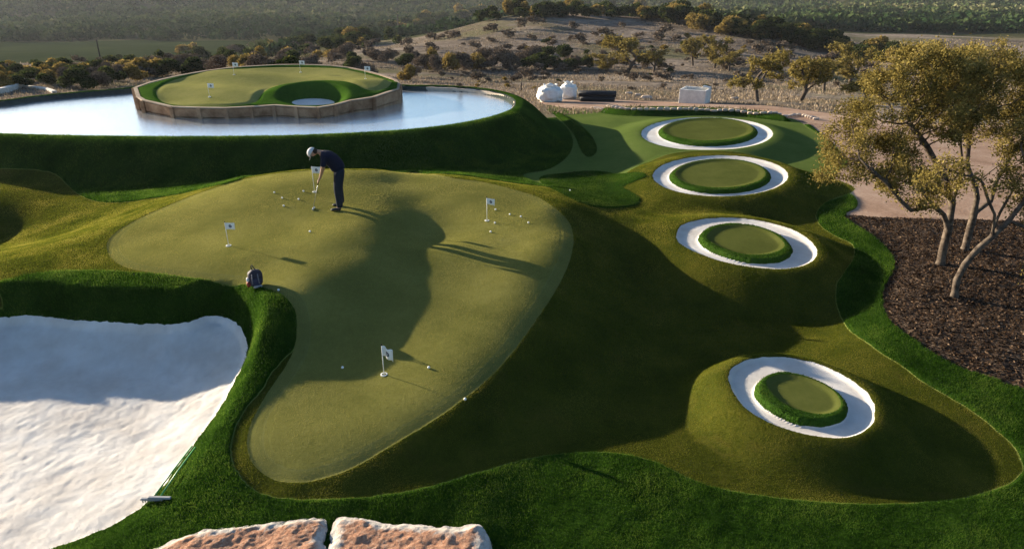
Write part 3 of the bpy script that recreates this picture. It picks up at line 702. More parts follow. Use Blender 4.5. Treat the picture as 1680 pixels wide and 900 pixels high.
# the dark tree belt along the knoll
belt = [(440,92),(520,84),(590,72),(640,62),(700,48),(750,44),(790,35),(830,30),(880,28),(930,26.5),(990,26.5),(1050,30),(1110,37),(1150,46),(1180,54),(1230,60),(1290,68),(1340,80),(1400,92),(1470,104),(1550,112),(1640,120),(1720,126)]
bx = np.array([b[0] for b in belt]); by = np.array([b[1] for b in belt])
for i in range(260):
    x = rb.uniform(440, 1720); y = float(np.interp(x, bx, by))+rb.uniform(-7, 5)
    s = rb.uniform(18, 32)*(1.15 if x > 1100 else .95); kind = 'green' if rb.random() < .75 else 'gold'
    bush(x, y, s, s*rb.uniform(1.0, 1.6), kind, 'juniper_tree', 'dark green tree in the belt along the back of the knoll' if kind == 'green' else 'golden brown tree in the belt along the back of the knoll', ('dark ' if kind == 'green' else 'golden ')+'trees along the knoll')
for i in range(170):   # scattered low bushes on the pasture
    x = rb.uniform(690, 1560); y = rb.uniform(62, 150)
    if y < np.interp(x, bx, by)+18: continue
    s = rb.uniform(4, 11); kind = rb.choice(['brush', 'brush', 'brush', 'gold', 'green']); bush(x, y, s, s*1.6, kind, 'bush', 'small low bush scattered on the dry pasture', 'small scattered bushes')
for i in range(180):
    x = rb.uniform(690, 1500); y = rb.uniform(42, 135)
    if y < np.interp(x, bx, by)+14: continue
    s = rb.uniform(9, 20); bush(x, y, s, s*rb.uniform(1.2, 2), 'brush', 'bush', 'leafless grey brown thicket low on the middle pasture', 'bare thickets on the pasture')
def pool_small():
    L = [o for o in COL.objects if o.get('category') == 'bush']
    L.sort(key=lambda o: -o.scale.x*o.scale.z/(o.location.y**2)); L = L[285:]
    V = []; Q = []; Tn = []; MI = []; mats = []; base = 0
    for o in L:
        me = o.data; n = len(me.vertices); co = np.empty(n*3, np.float32); me.vertices.foreach_get('co', co); co = co.reshape(n, 3)
        tn = np.empty(n, np.float32); me.attributes['tint'].data.foreach_get('value', tn)
        keep = n if n < 800 else 4*220; co = co[:keep].copy(); tn = tn[:keep]
        c4 = co.reshape(-1, 4, 3); ce = c4.mean(1, keepdims=True); co = (ce+(c4-ce)*2.1).reshape(-1, 3)
        a = o.rotation_euler.z; x = co[:, 0]*o.scale.x; y = co[:, 1]*o.scale.y
        V.append(np.stack([x*math.cos(a)-y*math.sin(a)+o.location.x, x*math.sin(a)+y*math.cos(a)+o.location.y, co[:, 2]*o.scale.z+o.location.z], -1)); Tn.append(tn)
        Q.append(np.arange(keep).reshape(-1, 4)+base); base += keep
        m_ = me.materials[0]
        if m_ not in mats: mats.append(m_)
        MI.append(np.full(keep//4, mats.index(m_), np.int32)); bpy.data.objects.remove(o)
    me = raw_mesh('low_scrub', np.c_[np.concatenate(V), np.concatenate(Tn)], np.concatenate(Q), {'tint': 3}, False)
    for m_ in mats: me.materials.append(m_)
    me.polygons.foreach_set('material_index', np.concatenate(MI))
    tag(link('low_scrub', me), 'countless small low bushes dotted over the dry pasture', 'scrub', None, 'stuff')
pool_small()
print('bushes', time.time()-T0)
# ------------------------------------------------------------------ the far woods: too many crowns to count
def far_wood():
    r = np.random.default_rng(3); n = 15000
    b = r.uniform(-.95, .95, n); y = np.exp(r.uniform(math.log(150), math.log(1500), n)); x = b*y
    keep = np.ones(n, bool)
    keep &= sdf(MEADOW, x, y, 3) > 1
    keep &= ~((b > -.3) & (y < 215)); keep &= ~((b < -.3) & (y < 285) & (sdf(MEADOW, x, y, 60) < 28) & (y < 270))
    cl = fbm(x/60, y/60, 1.0, 9)
    keep &= (cl > -.35) | (r.uniform(size=n) < .25)
    x, y, cl, b = x[keep], y[keep], cl[keep], b[keep]; z = gz(x, y); n = len(x)
    s = r.uniform(1.5, 3.0, n)*(1+y/420)
    q = 60; P = r.normal(size=(n, q, 3)); P /= np.linalg.norm(P, axis=2)[..., None]; P *= r.uniform(.5, 1, (n, q, 1))**.5
    P[..., 2] = np.abs(P[..., 2])*.85+.12; P = P*s[:, None, None]+np.stack([x, y, z], -1)[:, None]
    base = np.clip(.28+.28*cl+r.uniform(-.2, .3, n)+.22*(b > .05)*(y > 300), 0, 1)
    tint = np.clip(base[:, None]+r.uniform(-.12, .16, (n, q)), 0, 1).ravel()
    size = np.repeat(s*.19, q)*r.uniform(.7, 1.3, n*q)
    me = quads('woodland', P.reshape(-1, 3), size, tint, r, 0, .8)
    tag(link('woodland', me, LF['far']), 'mixed dark green and brown woodland covering the far hills', 'woodland', None, 'stuff')
far_wood()
def dry_grass():
    r = np.random.default_rng(4); n = 140000
    y = np.exp(r.uniform(math.log(34), math.log(150), n)); x = y*r.uniform(-.75, .95, n)
    k = (sdf(POND, x, y, 3) > 1.3) & (sdf(DIRT, x, y, 1) > .1) & (fbm(x/9, y/9, 1.2, 2) > -.25) & (S_l(x, y) > 0)
    x, y = x[k], y[k]; z = gz(x, y); n = len(x); s = r.uniform(.04, .13, n)*(1+y/120)
    a = r.uniform(0, 6.28, n); w = s*.35; ln = r.normal(0, .3, (n, 2))*s[:, None]
    V = np.stack([np.stack([x-np.cos(a)*w, y-np.sin(a)*w, z-.02], -1), np.stack([x+np.cos(a)*w, y+np.sin(a)*w, z-.02], -1), np.stack([x+ln[:, 0], y+ln[:, 1], z+s], -1)], 1).reshape(-1, 3)
    V = np.c_[V, np.repeat(r.uniform(0, 1, n), 3)]
    me = raw_mesh('dry_grass', V, np.arange(3*n).reshape(n, 3), {'tint': 3}, False)
    tag(link('dry_grass', me, leaf_mat('dry straw', [(.15, .115, .08), (.25, .195, .135), (.36, .29, .21)], .2)), 'dry tan grass tufts over the pasture', 'grass', None, 'stuff')
def S_l(x, y): return np.minimum(sdf(LAWN, x, y, 1.5), sdf(POND, x, y, 1.5)-1.1)
dry_grass()
print('woods', time.time()-T0)
# ------------------------------------------------------------------ long grass of the lawn near the camera, blade by blade
def blades(name, T, dens, hgt, wid, label, cols, ymax=17.0, trans=.4):
    r = np.random.default_rng(8); V = A[:, :3]; C = V[T]; cen = C.mean(1)
    k = (cen[:, 1] < ymax) & (np.abs(cen[:, 0]) < cen[:, 1]*.9+1.5); C = C[k]; cen = cen[k]
    ar = .5*np.linalg.norm(np.cross(C[:, 1]-C[:, 0], C[:, 2]-C[:, 0]), axis=1)*dens*np.clip(8/cen[:, 1], .3, 1.2)**1.3
    m = r.poisson(ar); i = np.repeat(np.arange(len(C)), m); n = len(i)
    u = r.uniform(size=n); v = r.uniform(size=n); f = u+v > 1; u[f] = 1-u[f]; v[f] = 1-v[f]
    P = C[i, 0]+(C[i, 1]-C[i, 0])*u[:, None]+(C[i, 2]-C[i, 0])*v[:, None]
    if name == 'green_blades':      # the join between two strips of turf shows as a fine line
        sm_ = sdf(GREEN, P[:, 0], P[:, 1], 1.0); kp = (np.abs(sm_+.30) > .011)&(np.abs(sm_+.20) > .006); P = P[kp]; n = len(P)
    k2 = np.clip(P[:, 1]/8, .8, 2.0)
    s = hgt*r.uniform(.6, 1.3, n)*np.sqrt(k2); w = wid*k2*r.uniform(.7, 1.3, n); a = r.uniform(0, 6.28, n); ln = r.normal(0, .45, (n, 2))*s[:, None]
    cx, cy = np.cos(a)*w*.5, np.sin(a)*w*.5
    V = np.stack([np.stack([P[:, 0]-cx, P[:, 1]-cy, P[:, 2]-.003], -1), np.stack([P[:, 0]+cx, P[:, 1]+cy, P[:, 2]-.003], -1), np.stack([P[:, 0]+ln[:, 0], P[:, 1]+ln[:, 1], P[:, 2]+s], -1)], 1).reshape(-1, 3)
    t = np.clip(.5+.35*fbm(P[:, 0], P[:, 1], 3.0, 6)+r.uniform(-.35, .35, n), 0, 1)
    me = raw_mesh(name, np.c_[V, np.repeat(t, 3)], np.arange(3*n).reshape(n, 3), {'tint': 3}, False)
    print(name, n)
    tag(link(name, me, leaf_mat(name+' blades', cols, trans)), label, 'grass', None, 'stuff')
blades('grass_blades', lawn_T, 5200, .032, .006, 'long dark green grass blades of the foreground lawn and banks', [(.012, .034, .004), (.027, .066, .007), (.058, .12, .014), (.11, .17, .025)], 28, .55)
blades('rim_blades', np.concatenate(BUT), 5500, .017, .007, 'grass blades of the target rims and small rough patches', [(.012, .034, .004), (.028, .062, .008), (.05, .09, .013), (.09, .13, .02)], 40)
blades('fringe_blades', fringe_T, 7500, .013, .0065, 'short olive brown blades of the fringe turf', [(.040, .060, .007), (.088, .106, .012), (.155, .152, .020), (.235, .212, .042)], 24, .6)
blades('green_blades', green_T, 6500, .007, .006, 'very short blades of the big putting green', [(.15, .152, .038), (.22, .205, .052), (.285, .258, .07), (.34, .305, .095)], 24, .55)
# bark chips over the mulch
def chips():
    r = np.random.default_rng(12); C = A[:, :3][mulch_T]; cen = C.mean(1); k = (cen[:, 0] < cen[:, 1]*.85+1); C = C[k]
    ar = .5*np.linalg.norm(np.cross(C[:, 1]-C[:, 0], C[:, 2]-C[:, 0]), axis=1)*750
    i = np.repeat(np.arange(len(C)), r.poisson(ar)); n = len(i); u = r.uniform(size=n); v = r.uniform(size=n); f = u+v > 1; u[f] = 1-u[f]; v[f] = 1-v[f]
    P = C[i, 0]+(C[i, 1]-C[i, 0])*u[:, None]+(C[i, 2]-C[i, 0])*v[:, None]; P[:, 2] += .012
    me = quads('bark_chips', P, .026, r.uniform(0, 1, n)**2.0, r, .6, .45)
    tag(link('bark_chips', me, leaf_mat('bark chips', [(.016, .010, .006), (.042, .025, .015), (.078, .048, .03), (.19, .13, .085)], 0)), 'loose dark bark chips of the mulch bed', 'mulch', None, 'stuff')
chips()
print('grass', time.time()-T0)
# ------------------------------------------------------------------ the island green
def izt(x, y): return 1.33+.58*np.clip((np.asarray(y)-26.5)/9.5, -.1, 1.1)
def isl_px(L, n=5, close=True, dz=0.0):
    out = []
    for a, b in L:
        z = 1.6
        for _ in range(12): q = atz(a, b, z+dz); z = float(izt(q[0], q[1]))
        out.append(q)
    return np.array(out)
WALL = isl_px([(223,145),(228,160),(237,165.5),(283,176),(328,177.5),(371,178),(412,176),(451,173.5),(487,176),(520,177.5),(548,173),(574,166),(611,160.5),(651,147),(653,139),(648,132),(625,124),(600,117.5),(572,112),(543,109),(515,107.6),(486,107),(457,107.4),(429,108.8),(400,110.5),(371,113),(340,117),(314,121.5),(290,126),(268,131),(245,137)])
IG = catmull(isl_px([(256,153),(266,167),(294,173),(337,174.5),(383,174),(417,169),(429,158),(446,146),(474,139),(514,136.6),(554,138.6),(580,144),(600,150),(620,150),(640,144),(638,134),(600,122),(557,113.5),(486,110.5),(414,112),(343,119),(294,129),(264,142)]), 5)
IBp = isl_px(ell(513, 160.5, 35, 8.2, 16)); IB = catmull(IBp, 3)
def island():
    lo = WALL.min(0)-.2; hi = WALL.max(0)+.2
    xs = np.arange(lo[0], hi[0], .07); yv = np.arange(lo[1], hi[1], .07); X, Y = np.meshgrid(xs, yv)
    Z = izt(X, Y); dw = sdf(WALL, X, Y, 2); dg = sdf(IG, X, Y, 2); db = sdf(IB, X, Y, 3.5)
    Z = Z-.05*(1-sstep(0, .25, -dw))+.05*sstep(0, .12, dg)
    cx, cy_ = IB.mean(0)
    Z = Z+.27*(1-sstep(.4, 1.9, db))*sstep(-.2, 1.6, Y-cy_+.4)*sstep(0, .4, -dw)
    Z = Z*(1-sstep(-.7, .0, -db))+(1.30)*sstep(-.7, .0, -db)
    Z = Z+.10*sstep(0, .3, -dg)*(np.sin((X*.9+Y*1.3)*.9+1.2)*np.sin((Y-X*.3)*.8)+.5)+.13*np.exp(-((X+6.5-.25*(Y-30))**2/9+(Y-31.2)**2/.5))
    A0 = np.stack([X, Y, Z, dw, dg, db], -1).reshape(-1, 6); r, c = X.shape; idx = np.arange(r*c).reshape(r, c)
    a, b, cc, d = idx[:-1, :-1].ravel(), idx[:-1, 1:].ravel(), idx[1:, 1:].ravel(), idx[1:, :-1].ravel()
    T = np.concatenate([np.c_[a, b, cc], np.c_[a, cc, d]])
    A1, T, _ = split(A0, T, A0[:, 3].copy()); A1, tb, T = split(A1, T, A1[:, 5].copy()); A1, tg, tr = split(A1, T, A1[:, 4].copy())
    for nm, t, k, lb in (('sand_trap', tb, 'sand', 'small oval sand trap sunk in the island'), ('island_green', tg, 'green2', 'pale putting surface on the round island in the pond'), ('island_collar', tr, 'button', 'dark green turf collar round the island green')):
        o = link(nm, raw_mesh(nm, A1[:, :3], t), M[k]); o['kind'] = 'structure'; o['label'] = lb
    global IA; IA = (xs, yv, Z)
M['green2'] = grass_mat('island putting turf', (.16, .165, .05), (.22, .215, .07), (.28, .26, .09), 40, .8, .3, .006)
island()
def iz(x, y):
    xs, yv, Z = IA; return float(Z[int(np.clip(np.searchsorted(yv, y), 0, len(yv)-1)), int(np.clip(np.searchsorted(xs, x), 0, len(xs)-1))])
wood = plain('weathered retaining boards', (.17, .09, .05), .85, .05, nz=(1.5, (.38, .24, .145)), bs=.6, bsc=8)
woodl = plain('pale weathered cap boards', (.30, .22, .15), .85, .1, nz=(2, (.42, .33, .24)))
wr = empty('retaining_wall', (float(WALL[:, 0].mean()), float(WALL[:, 1].mean()), WZ), label='brown timber retaining wall round the island in the pond', cat='wall')
wo = Vector(wr.location)
nW = len(WALL)
area = sum(WALL[i][0]*WALL[(i+1) % nW][1]-WALL[(i+1) % nW][0]*WALL[i][1] for i in range(nW))
for i in range(nW):
    a, b = WALL[i], WALL[(i+1) % nW]; za, zb = float(izt(*a)), float(izt(*b))
    t = (b-a)/np.linalg.norm(b-a); nrm = np.array([t[1], -t[0]])*(1 if area > 0 else -1)
    bm = bmesh.new(); rows = 2
    for k in range(rows):           # two wide boards with a gap
        f0, f1 = k/rows, (k+1)/rows-.035
        off = .05+.015*k
        def pt(p, z, o_): return (p[0]+nrm[0]*o_-wo.x, p[1]+nrm[1]*o_-wo.y, z-wo.z)
        a0, a1 = .7+(za+.0-.7)*f0, .7+(za-.7)*f1; c0, c1 = .7+(zb-.7)*f0, .7+(zb-.7)*f1
        if k == 0: a0 = c0 = .6
        v = [bm.verts.new(pt(*q)) for q in ((a, a0, 0), (b, c0, 0), (b, c1, 0), (a, a1, 0), (a, a0, off), (b, c0, off), (b, c1, off), (a, a1, off))]
        for f in ((0, 1, 2, 3), (7, 6, 5, 4), (0, 4, 5, 1), (1, 5, 6, 2), (2, 6, 7, 3), (3, 7, 4, 0)): bm.faces.new([v[j] for j in f])
    bmesh_obj('board', bm, wood, wr)
    bm = bmesh.new()
    v = [bm.verts.new(pt(*q)) for q in ((a, za+.003, -.06), (b, zb+.003, -.06), (b, zb+.045, -.06), (a, za+.045, -.06), (a, za+.003, .09), (b, zb+.003, .09), (b, zb+.045, .09), (a, za+.045, .09))]
    for f in ((0, 1, 2, 3), (7, 6, 5, 4), (0, 4, 5, 1), (1, 5, 6, 2), (2, 6, 7, 3), (3, 7, 4, 0)): bm.faces.new([v[j] for j in f])
    bmesh_obj('cap_board', bm, woodl, wr)
    bm = bmesh.new(); add_box(bm, (a[0]+nrm[0]*.09-wo.x, a[1]+nrm[1]*.09-wo.y, (.6+za+.02)/2-wo.z), (.14, .14, za+.02-.6), Matrix.Rotation(math.atan2(t[1], t[0]), 3, 'Z') if False else None, .012)
    bmesh_obj('post', bm, wood, wr)
# stone coping of the pond, where its inner edge shows stone
cop = plain('pale coping stone', (.38, .31, .24), .9, .1, nz=(3, (.52, .45, .37)), bs=.5)
seg = [p for p in catmull(atz(*np.array([(700,148),(745,149.5),(785,153),(820,159),(841,167),(847,176),(842,184)]).T, WZ), 4, False)]
P = np.array(seg); o0 = Vector((*P[len(P)//2], WZ)); bm = bmesh.new(); rgs = []
for i, q in enumerate(P):
    t = P[min(i+1, len(P)-1)]-P[max(i-1, 0)]; t = t/np.linalg.norm(t); n_ = np.array([-t[1], t[0]]); jz = .012*math.sin(i*2.1)
    rgs.append([bm.verts.new(Vector((*(q+n_*a), WZ+b))-o0) for a, b in ((-.10, -.2), (-.10, .13+jz), (-.085, .15+jz), (.085, .15+jz), (.10, .13+jz), (.10, -.2))])
for r0, r1 in zip(rgs, rgs[1:]):
    for k in range(5): bm.faces.new((r0[k], r0[k+1], r1[k+1], r1[k]))
bm.faces.new(rgs[0]); bm.faces.new(rgs[-1]); o = bmesh_obj('pond_coping', bm, cop); o.location = o0
tag(o, 'curved pale stone coping along the right end of the pond', 'coping')
# ------------------------------------------------------------------ flags, cups and balls
HF_MIN[0] = 4.5
def gp(px, py):
    x, y = hitfar(px, py); q = hit([px], [py])[0]; return on(q[0], q[1])
white = plain('white paint', (.8, .8, .78), .5, .3); cupm = plain('white cup liner', (.75, .76, .72), .5, .3); dark = plain('dark hole', (.01, .01, .01), .9, .1)
def flag_cloth():
    m, nt, b = mat('white flag cloth with dark round emblem', .8, .1)
    tc = N(nt, 'ShaderNodeTexCoord'); uv = tc.outputs['UV']
    sx = N(nt, 'ShaderNodeSeparateXYZ'); nt.links.new(uv, sx.inputs[0])
    dx = math_(nt, 'MULTIPLY', math_(nt, 'SUBTRACT', sx.outputs[0], .5), 1.35); dy = math_(nt, 'SUBTRACT', sx.outputs[1], .5)
    r = math_(nt, 'SQRT', math_(nt, 'ADD', math_(nt, 'MULTIPLY', dx, dx), math_(nt, 'MULTIPLY', dy, dy)))
    nn = math_(nt, 'MULTIPLY', noise(nt, uv, 9, 2), .12)
    c = mix(nt, mrange(nt, math_(nt, 'ADD', r, nn), .27, .31, 1, 0), (.82, .82, .80), (.03, .035, .06))
    c = mix(nt, mrange(nt, math_(nt, 'ADD', r, nn), .17, .19, .55, 0), c, (.55, .56, .6))
    nt.links.new(c, b.inputs['Base Color']); return m
flagm = flag_cloth()
def make_flag(p, hgt, fw, fh, az, droop, label, group='practice flags on the big green', cup=True, rad=.0065):
    root = empty('golf_flag', p, label=label, cat='flag', group=group)
    bm = bmesh.new(); add_tube(bm, [(0, 0, -.02), (0, 0, hgt)], rad, 8); pole_o = bmesh_obj('pole', bm, white, root, True)
    bm = bmesh.new(); uvl = bm.loops.layers.uv.new('UVMap'); nx, nz = 10, 6; g = []
    for i in range(nx+1):
        row = []
        for j in range(nz+1):
            u = i/nx; v = j/nz; x = rad+u*fw*(1-.25*droop); z = hgt-.01-fh+v*fh-droop*u*fh*.55*(1.15-.35*v)
            y = math.sin(u*5+v*1.2)*.018*u+droop*.03*math.sin(u*9)
            row.append(bm.verts.new((x*math.cos(az)-y*math.sin(az), x*math.sin(az)+y*math.cos(az), z)))
        g.append(row)
    for i in range(nx):
        for j in range(nz):
            f = bm.faces.new((g[i][j], g[i+1][j], g[i+1][j+1], g[i][j+1]))
            for l, (a, b) in zip(f.loops, ((i, j), (i+1, j), (i+1, j+1), (i, j+1))): l[uvl].uv = (a/nx, b/nz)
    me = bpy.data.meshes.new('flag'); bm.to_mesh(me); bm.free(); 
    for q in me.polygons: q.use_smooth = True
    o = link('flag', me, flagm, root); sm = o.modifiers.new('thickness', 'SOLIDIFY'); sm.thickness = .002
    bm = bmesh.new(); add_tube(bm, [(0, 0, hgt), (0, 0, hgt+.025)], rad*1.7, 8); bmesh_obj('finial', bm, dark, pole_o)
    if cup:
        bm = bmesh.new()
        n = 24; r0, r1 = .038, .056
        A_ = [bm.verts.new((r0*math.cos(6.2832*k/n), r0*math.sin(6.2832*k/n), .012)) for k in range(n)]
        B_ = [bm.verts.new((r1*math.cos(6.2832*k/n), r1*math.sin(6.2832*k/n), .010)) for k in range(n)]
        C_ = [bm.verts.new((r1*math.cos(6.2832*k/n), r1*math.sin(6.2832*k/n), -.02)) for k in range(n)]
        D_ = [bm.verts.new((r0*math.cos(6.2832*k/n), r0*math.sin(6.2832*k/n), -.02)) for k in range(n)]
        for k in range(n):
            j = (k+1) % n; bm.faces.new((A_[k], B_[k], B_[j], A_[j])); bm.faces.new((B_[k], C_[k], C_[j], B_[j])); bm.faces.new((A_[j], D_[j], D_[k], A_[k]))
        bmesh_obj('cup', bm, cupm, root)
    return root
make_flag(gp(375,402), .52, .19, .145, .1, .05, 'white flag standing upright on the left part of the green, up from the backpack')
make_flag(gp(799,361), .57, .20, .15, -.15, .25, 'white flag with dark emblem at the right of the green, among several balls')
make_flag(gp(630,613), .54, .21, .18, -.1, .9, 'nearest flag, white and drooping, between two balls low on the green')
make_flag(gp(516,314), .66, .21, .17, -.05, .05, 'white flag just behind the bent golfer')
def igp(px, py):
    z = 1.6
    for _ in range(20): q = atz(px, py, z); z = iz(q[0], q[1])
    return Vector((q[0], q[1], z))
for (px, py, lb) in ((347,160,'flag on the front left of the island green'), (387,122,'flag at the back left edge of the island green'), (496,118,'flag at the back middle edge of the island green'), (603,135,'flag on the right end of the island green')):
    make_flag(igp(px-3, py), .54, .24, .18, .05, .1, 'small white '+lb, 'practice flags on the island', rad=.006)
ball_m, nt_, b_ = mat('white dimpled golf ball', .35, .5); b_.inputs['Base Color'].default_value = (.85, .85, .82, 1)
vo = N(nt_, 'ShaderNodeTexVoronoi', Scale=180); nt_.links.new(pos(nt_, obj=True), vo.inputs['Vector']); bump(nt_, b_, vo.outputs['Distance'], .4, .002)
bm = bmesh.new(); bmesh.ops.create_icosphere(bm, subdivisions=3, radius=.0225)
ball_me = bpy.data.meshes.new('golf_ball'); bm.to_mesh(ball_me); bm.free(); ball_me.materials.append(ball_m)
for q in ball_me.polygons: q.use_smooth = True
balls = [(450,316,'ball farthest left and back of the group left of the golfer'),(463,325,'ball in the middle left of the group left of the golfer'),(465.5,338,'nearest ball of the group left of the golfer'),(498,314,'ball nearest the flag behind the golfer'),(490,327,'ball on the right of the group left of the golfer'),
 (515.5,341,'ball right in front of the putter head'),(508.5,380,'lone ball on the open green below the golfer'),(813,344,'ball just right of the upper right flag'),(836.5,352,'left one of the pair of balls right of the upper right flag'),(854.5,355.5,'right one of the pair of balls right of the upper right flag'),
 (867,365.5,'ball farthest right on the green'),(812,366,'ball just below the upper right flag'),(805,380.5,'lowest ball near the upper right flag, beside a dark streak of shadow'),(562,603,'ball left of the nearest flag at the edge of the shade'),(703.5,603,'ball right of the nearest flag'),(763,656,'ball at the right edge of the green, low down'),(457,476,'ball in the shade beside the backpack'),(935,315,'tiny ball on the grass patch behind the green')]
for i, (px, py, lb) in enumerate(balls):
    p = gp(px, py); o = link('golf_ball', ball_me); o.location = p+Vector((0, 0, .0215)); tag(o, 'white golf '+lb, 'golf ball', 'golf balls on the green')
# ------------------------------------------------------------------ person
def skin_mesh(name, joints, edges, sub=2, root=0):
    me = bpy.data.meshes.new(name); me.from_pydata([j[:3] for j in joints], edges, []); o = bpy.data.objects.new(name, me); COL.objects.link(o)
    mo = o.modifiers.new('s', 'SKIN'); mo.use_smooth_shade = True
    for i, j in enumerate(joints):
        v = me.skin_vertices[0].data[i]; r = j[3]; v.radius = (r, j[4] if len(j) > 4 else r); v.use_root = (i == root)
    if sub: sb = o.modifiers.new('d', 'SUBSURF'); sb.levels = sub; sb.render_levels = sub
    dg = bpy.context.evaluated_depsgraph_get(); dg.update(); ev = o.evaluated_get(dg); out = bpy.data.meshes.new_from_object(ev)
    bpy.data.objects.remove(o); bpy.data.meshes.remove(me)
    for p in out.polygons: p.use_smooth = True
    return out
skin = plain('skin', (.42, .24, .16), .6, .3); navy = plain('navy shirt cloth', (.012, .015, .032), .85, .1, bs=.4, bsc=25); slate = plain('dark slate trousers cloth', (.016, .022, .034), .85, .1, bs=.4, bsc=20)
capm = plain('light grey cap cloth', (.55, .56, .58), .8, .1); hairm = plain('dark brown hair', (.03, .02, .014), .8, .2); shoe = plain('black leather shoe', (.015, .015, .018), .4, .4)
def person():
    p = gp(556, 341); root = empty('person', p, math.pi+.12, label='person in navy shirt and light grey cap bending over a putter on the green', cat='person')
    # local axes: +x is where he faces, z up
    LG = .13
    body = [(-.09, 0, .93, .07), (-.06, 0, 1.05, .06, .08), (.06, 0, 1.20, .075, .10), (.20, 0, 1.31, .09, .13), (.29, 0, 1.36, .055), (.35, 0, 1.385, .05), (.41, 0, 1.375, .075), (.47, 0, 1.35, .085), (.51, 0, 1.32, .06)]
    E = [(0, 1), (1, 2), (2, 3), (3, 4), (4, 5), (5, 6), (6, 7), (7, 8)]
    def chain(par, pts):
        for q in pts: body.append(q); E.append((par, len(body)-1)); par = len(body)-1
        return par
    for s in (-1, 1):
        chain(0, [(-.085, s*LG*.72, .86, .065), (-.03, s*(LG+.02), .50, .062), (-.045, s*(LG+.03), .30, .056), (-.05, s*(LG+.04), .09, .038), (.03, s*(LG+.05), .045, .036), (.10, s*(LG+.06), .035, .03)])
        h = chain(3, [(.19, s*.165, 1.28, .058), (.24, s*.20, 1.06, .045), (.30, s*.11, .90, .037), (.355, s*.035, .755, .026), (.375, s*.02, .71, .03)])
        for k in range(4):       # fingers closed round the grip
            f0 = (.375+.004*k, s*.022, .715-.019*k)
            par = h
            for q in ((f0[0]+.030, s*.034, f0[2]-.006, .0085), (f0[0]+.042, s*.010, f0[2]-.016, .008), (f0[0]+.024, -s*.010, f0[2]-.018, .007)): body.append(q); E.append((par, len(body)-1)); par = len(body)-1
        body.append((.372, s*.040, .735, .010)); E.append((h, len(body)-1)); body.append((.398, s*.030, .705, .009)); E.append((len(body)-2, len(body)-1))
    link('body', skin_mesh('body', body, E), skin, root)
    for nm_, c, s_ in (('nose', (.535, 0, 1.262), (.014, .012, .018)), ('ear', (.45, .083, 1.32), (.02, .008, .03)), ('ear', (.45, -.083, 1.32), (.02, .008, .03)), ('hair', (.40, 0, 1.385), (.075, .082, .062))):
        bm = bmesh.new(); r = bmesh.ops.create_uvsphere(bm, u_segments=12, v_segments=8, radius=1); bmesh.ops.scale(bm, vec=s_, verts=r['verts']); bmesh.ops.translate(bm, vec=c, verts=r['verts'])
        bmesh_obj(nm_, bm, skin if nm_ != 'hair' else hairm, root, True)
    sh = [(-.10, 0, .90, .17, .19), (-.06, 0, 1.05, .165, .185), (.06, 0, 1.20, .16, .195), (.20, 0, 1.30, .14, .185), (.285, 0, 1.345, .08)]
    SE = [(0, 1), (1, 2), (2, 3), (3, 4)]
    for s in (-1, 1):
        n = len(sh); sh += [(.19, s*.17, 1.28, .082), (.225, s*.197, 1.13, .073), (.238, s*.20, 1.06, .072)]; SE += [(3, n), (n, n+1), (n+1, n+2)]
    link('shirt', skin_mesh('shirt', sh, SE), navy, root)
    tr = [(-.095, 0, .93, .15, .17), (-.08, 0, 1.02, .13, .15)]; TE = [(0, 1)]
    for s in (-1, 1):
        n = len(tr); tr += [(-.09, s*.10, .84, .125), (-.03, s*(LG+.015), .50, .098), (-.045, s*(LG+.03), .28, .086), (-.045, s*(LG+.04), .06, .08)]; TE += [(0, n), (n, n+1), (n+1, n+2), (n+2, n+3)]
    link('trousers', skin_mesh('trousers', tr, TE), slate, root)
    for s in (-1, 1):
        link('shoe', skin_mesh('shoe', [(-.08, s*(LG+.035), .04, .042), (0, s*(LG+.045), .045, .048), (.09, s*(LG+.055), .036, .045, .036), (.165, s*(LG+.06), .028, .034, .028)], [(0, 1), (1, 2), (2, 3)]), shoe, root)
    bm = bmesh.new(); r = bmesh.ops.create_uvsphere(bm, u_segments=20, v_segments=12, radius=.108)
    bmesh.ops.delete(bm, geom=[v for v in bm.verts if v.co.z < -.02], context='VERTS'); bmesh.ops.scale(bm, vec=(1.12, 1, 1.0), verts=bm.verts)
    g = [bm.verts.new((.09+.10*math.cos(t)**.7 if abs(t) < 1.5 else .09, .085*math.sin(t), -.012-.02*math.cos(t))) for t in np.linspace(-1.5, 1.5, 13)]; bm.faces.new(g)
    me_o = bmesh_obj('cap', bm, capm, root, True); me_o.location = (.475, 0, 1.365); me_o.rotation_euler = (0, math.radians(58), 0); sd = me_o.modifiers.new('t', 'SOLIDIFY'); sd.thickness = .006
    # putter, held: a thing of its own
    R_ = Matrix.Rotation(math.pi+.12, 4, 'Z'); hp = Vector(p)
    grip = Vector((.365, 0, .80)); head = Vector((.60, 0, .0)); hw = R_ @ head
    gz_ = on(p.x+hw.x, p.y+hw.y).z-p.z; head.z = gz_+.03
    pu = empty('putter', hp+hw.xyz*1.0, math.pi+.12, label='steel putter held by the golfer, its head behind a ball', cat='putter'); pu.location.z = p.z+gz_
    o_ = Vector((head.x, 0, gz_)); a = grip-o_; b = head-o_
    steel = plain('brushed steel', (.6, .6, .6), .3, .5, metal=.9); rub = plain('black rubber grip', (.02, .02, .02), .8, .2)
    bm = bmesh.new(); add_tube(bm, [tuple(b), tuple(a)], .0065, 8); bmesh_obj('shaft', bm, steel, pu, True)
    bm = bmesh.new(); add_tube(bm, [tuple(a+(b-a)*.28), tuple(a+(a-b)*.03)], [.011, .014], 10); bmesh_obj('grip', bm, rub, pu, True)
    bm = bmesh.new(); add_box(bm, (0, 0, .018), (.035, .115, .03), None, .006); bmesh_obj('club_head', bm, steel, pu)
person()
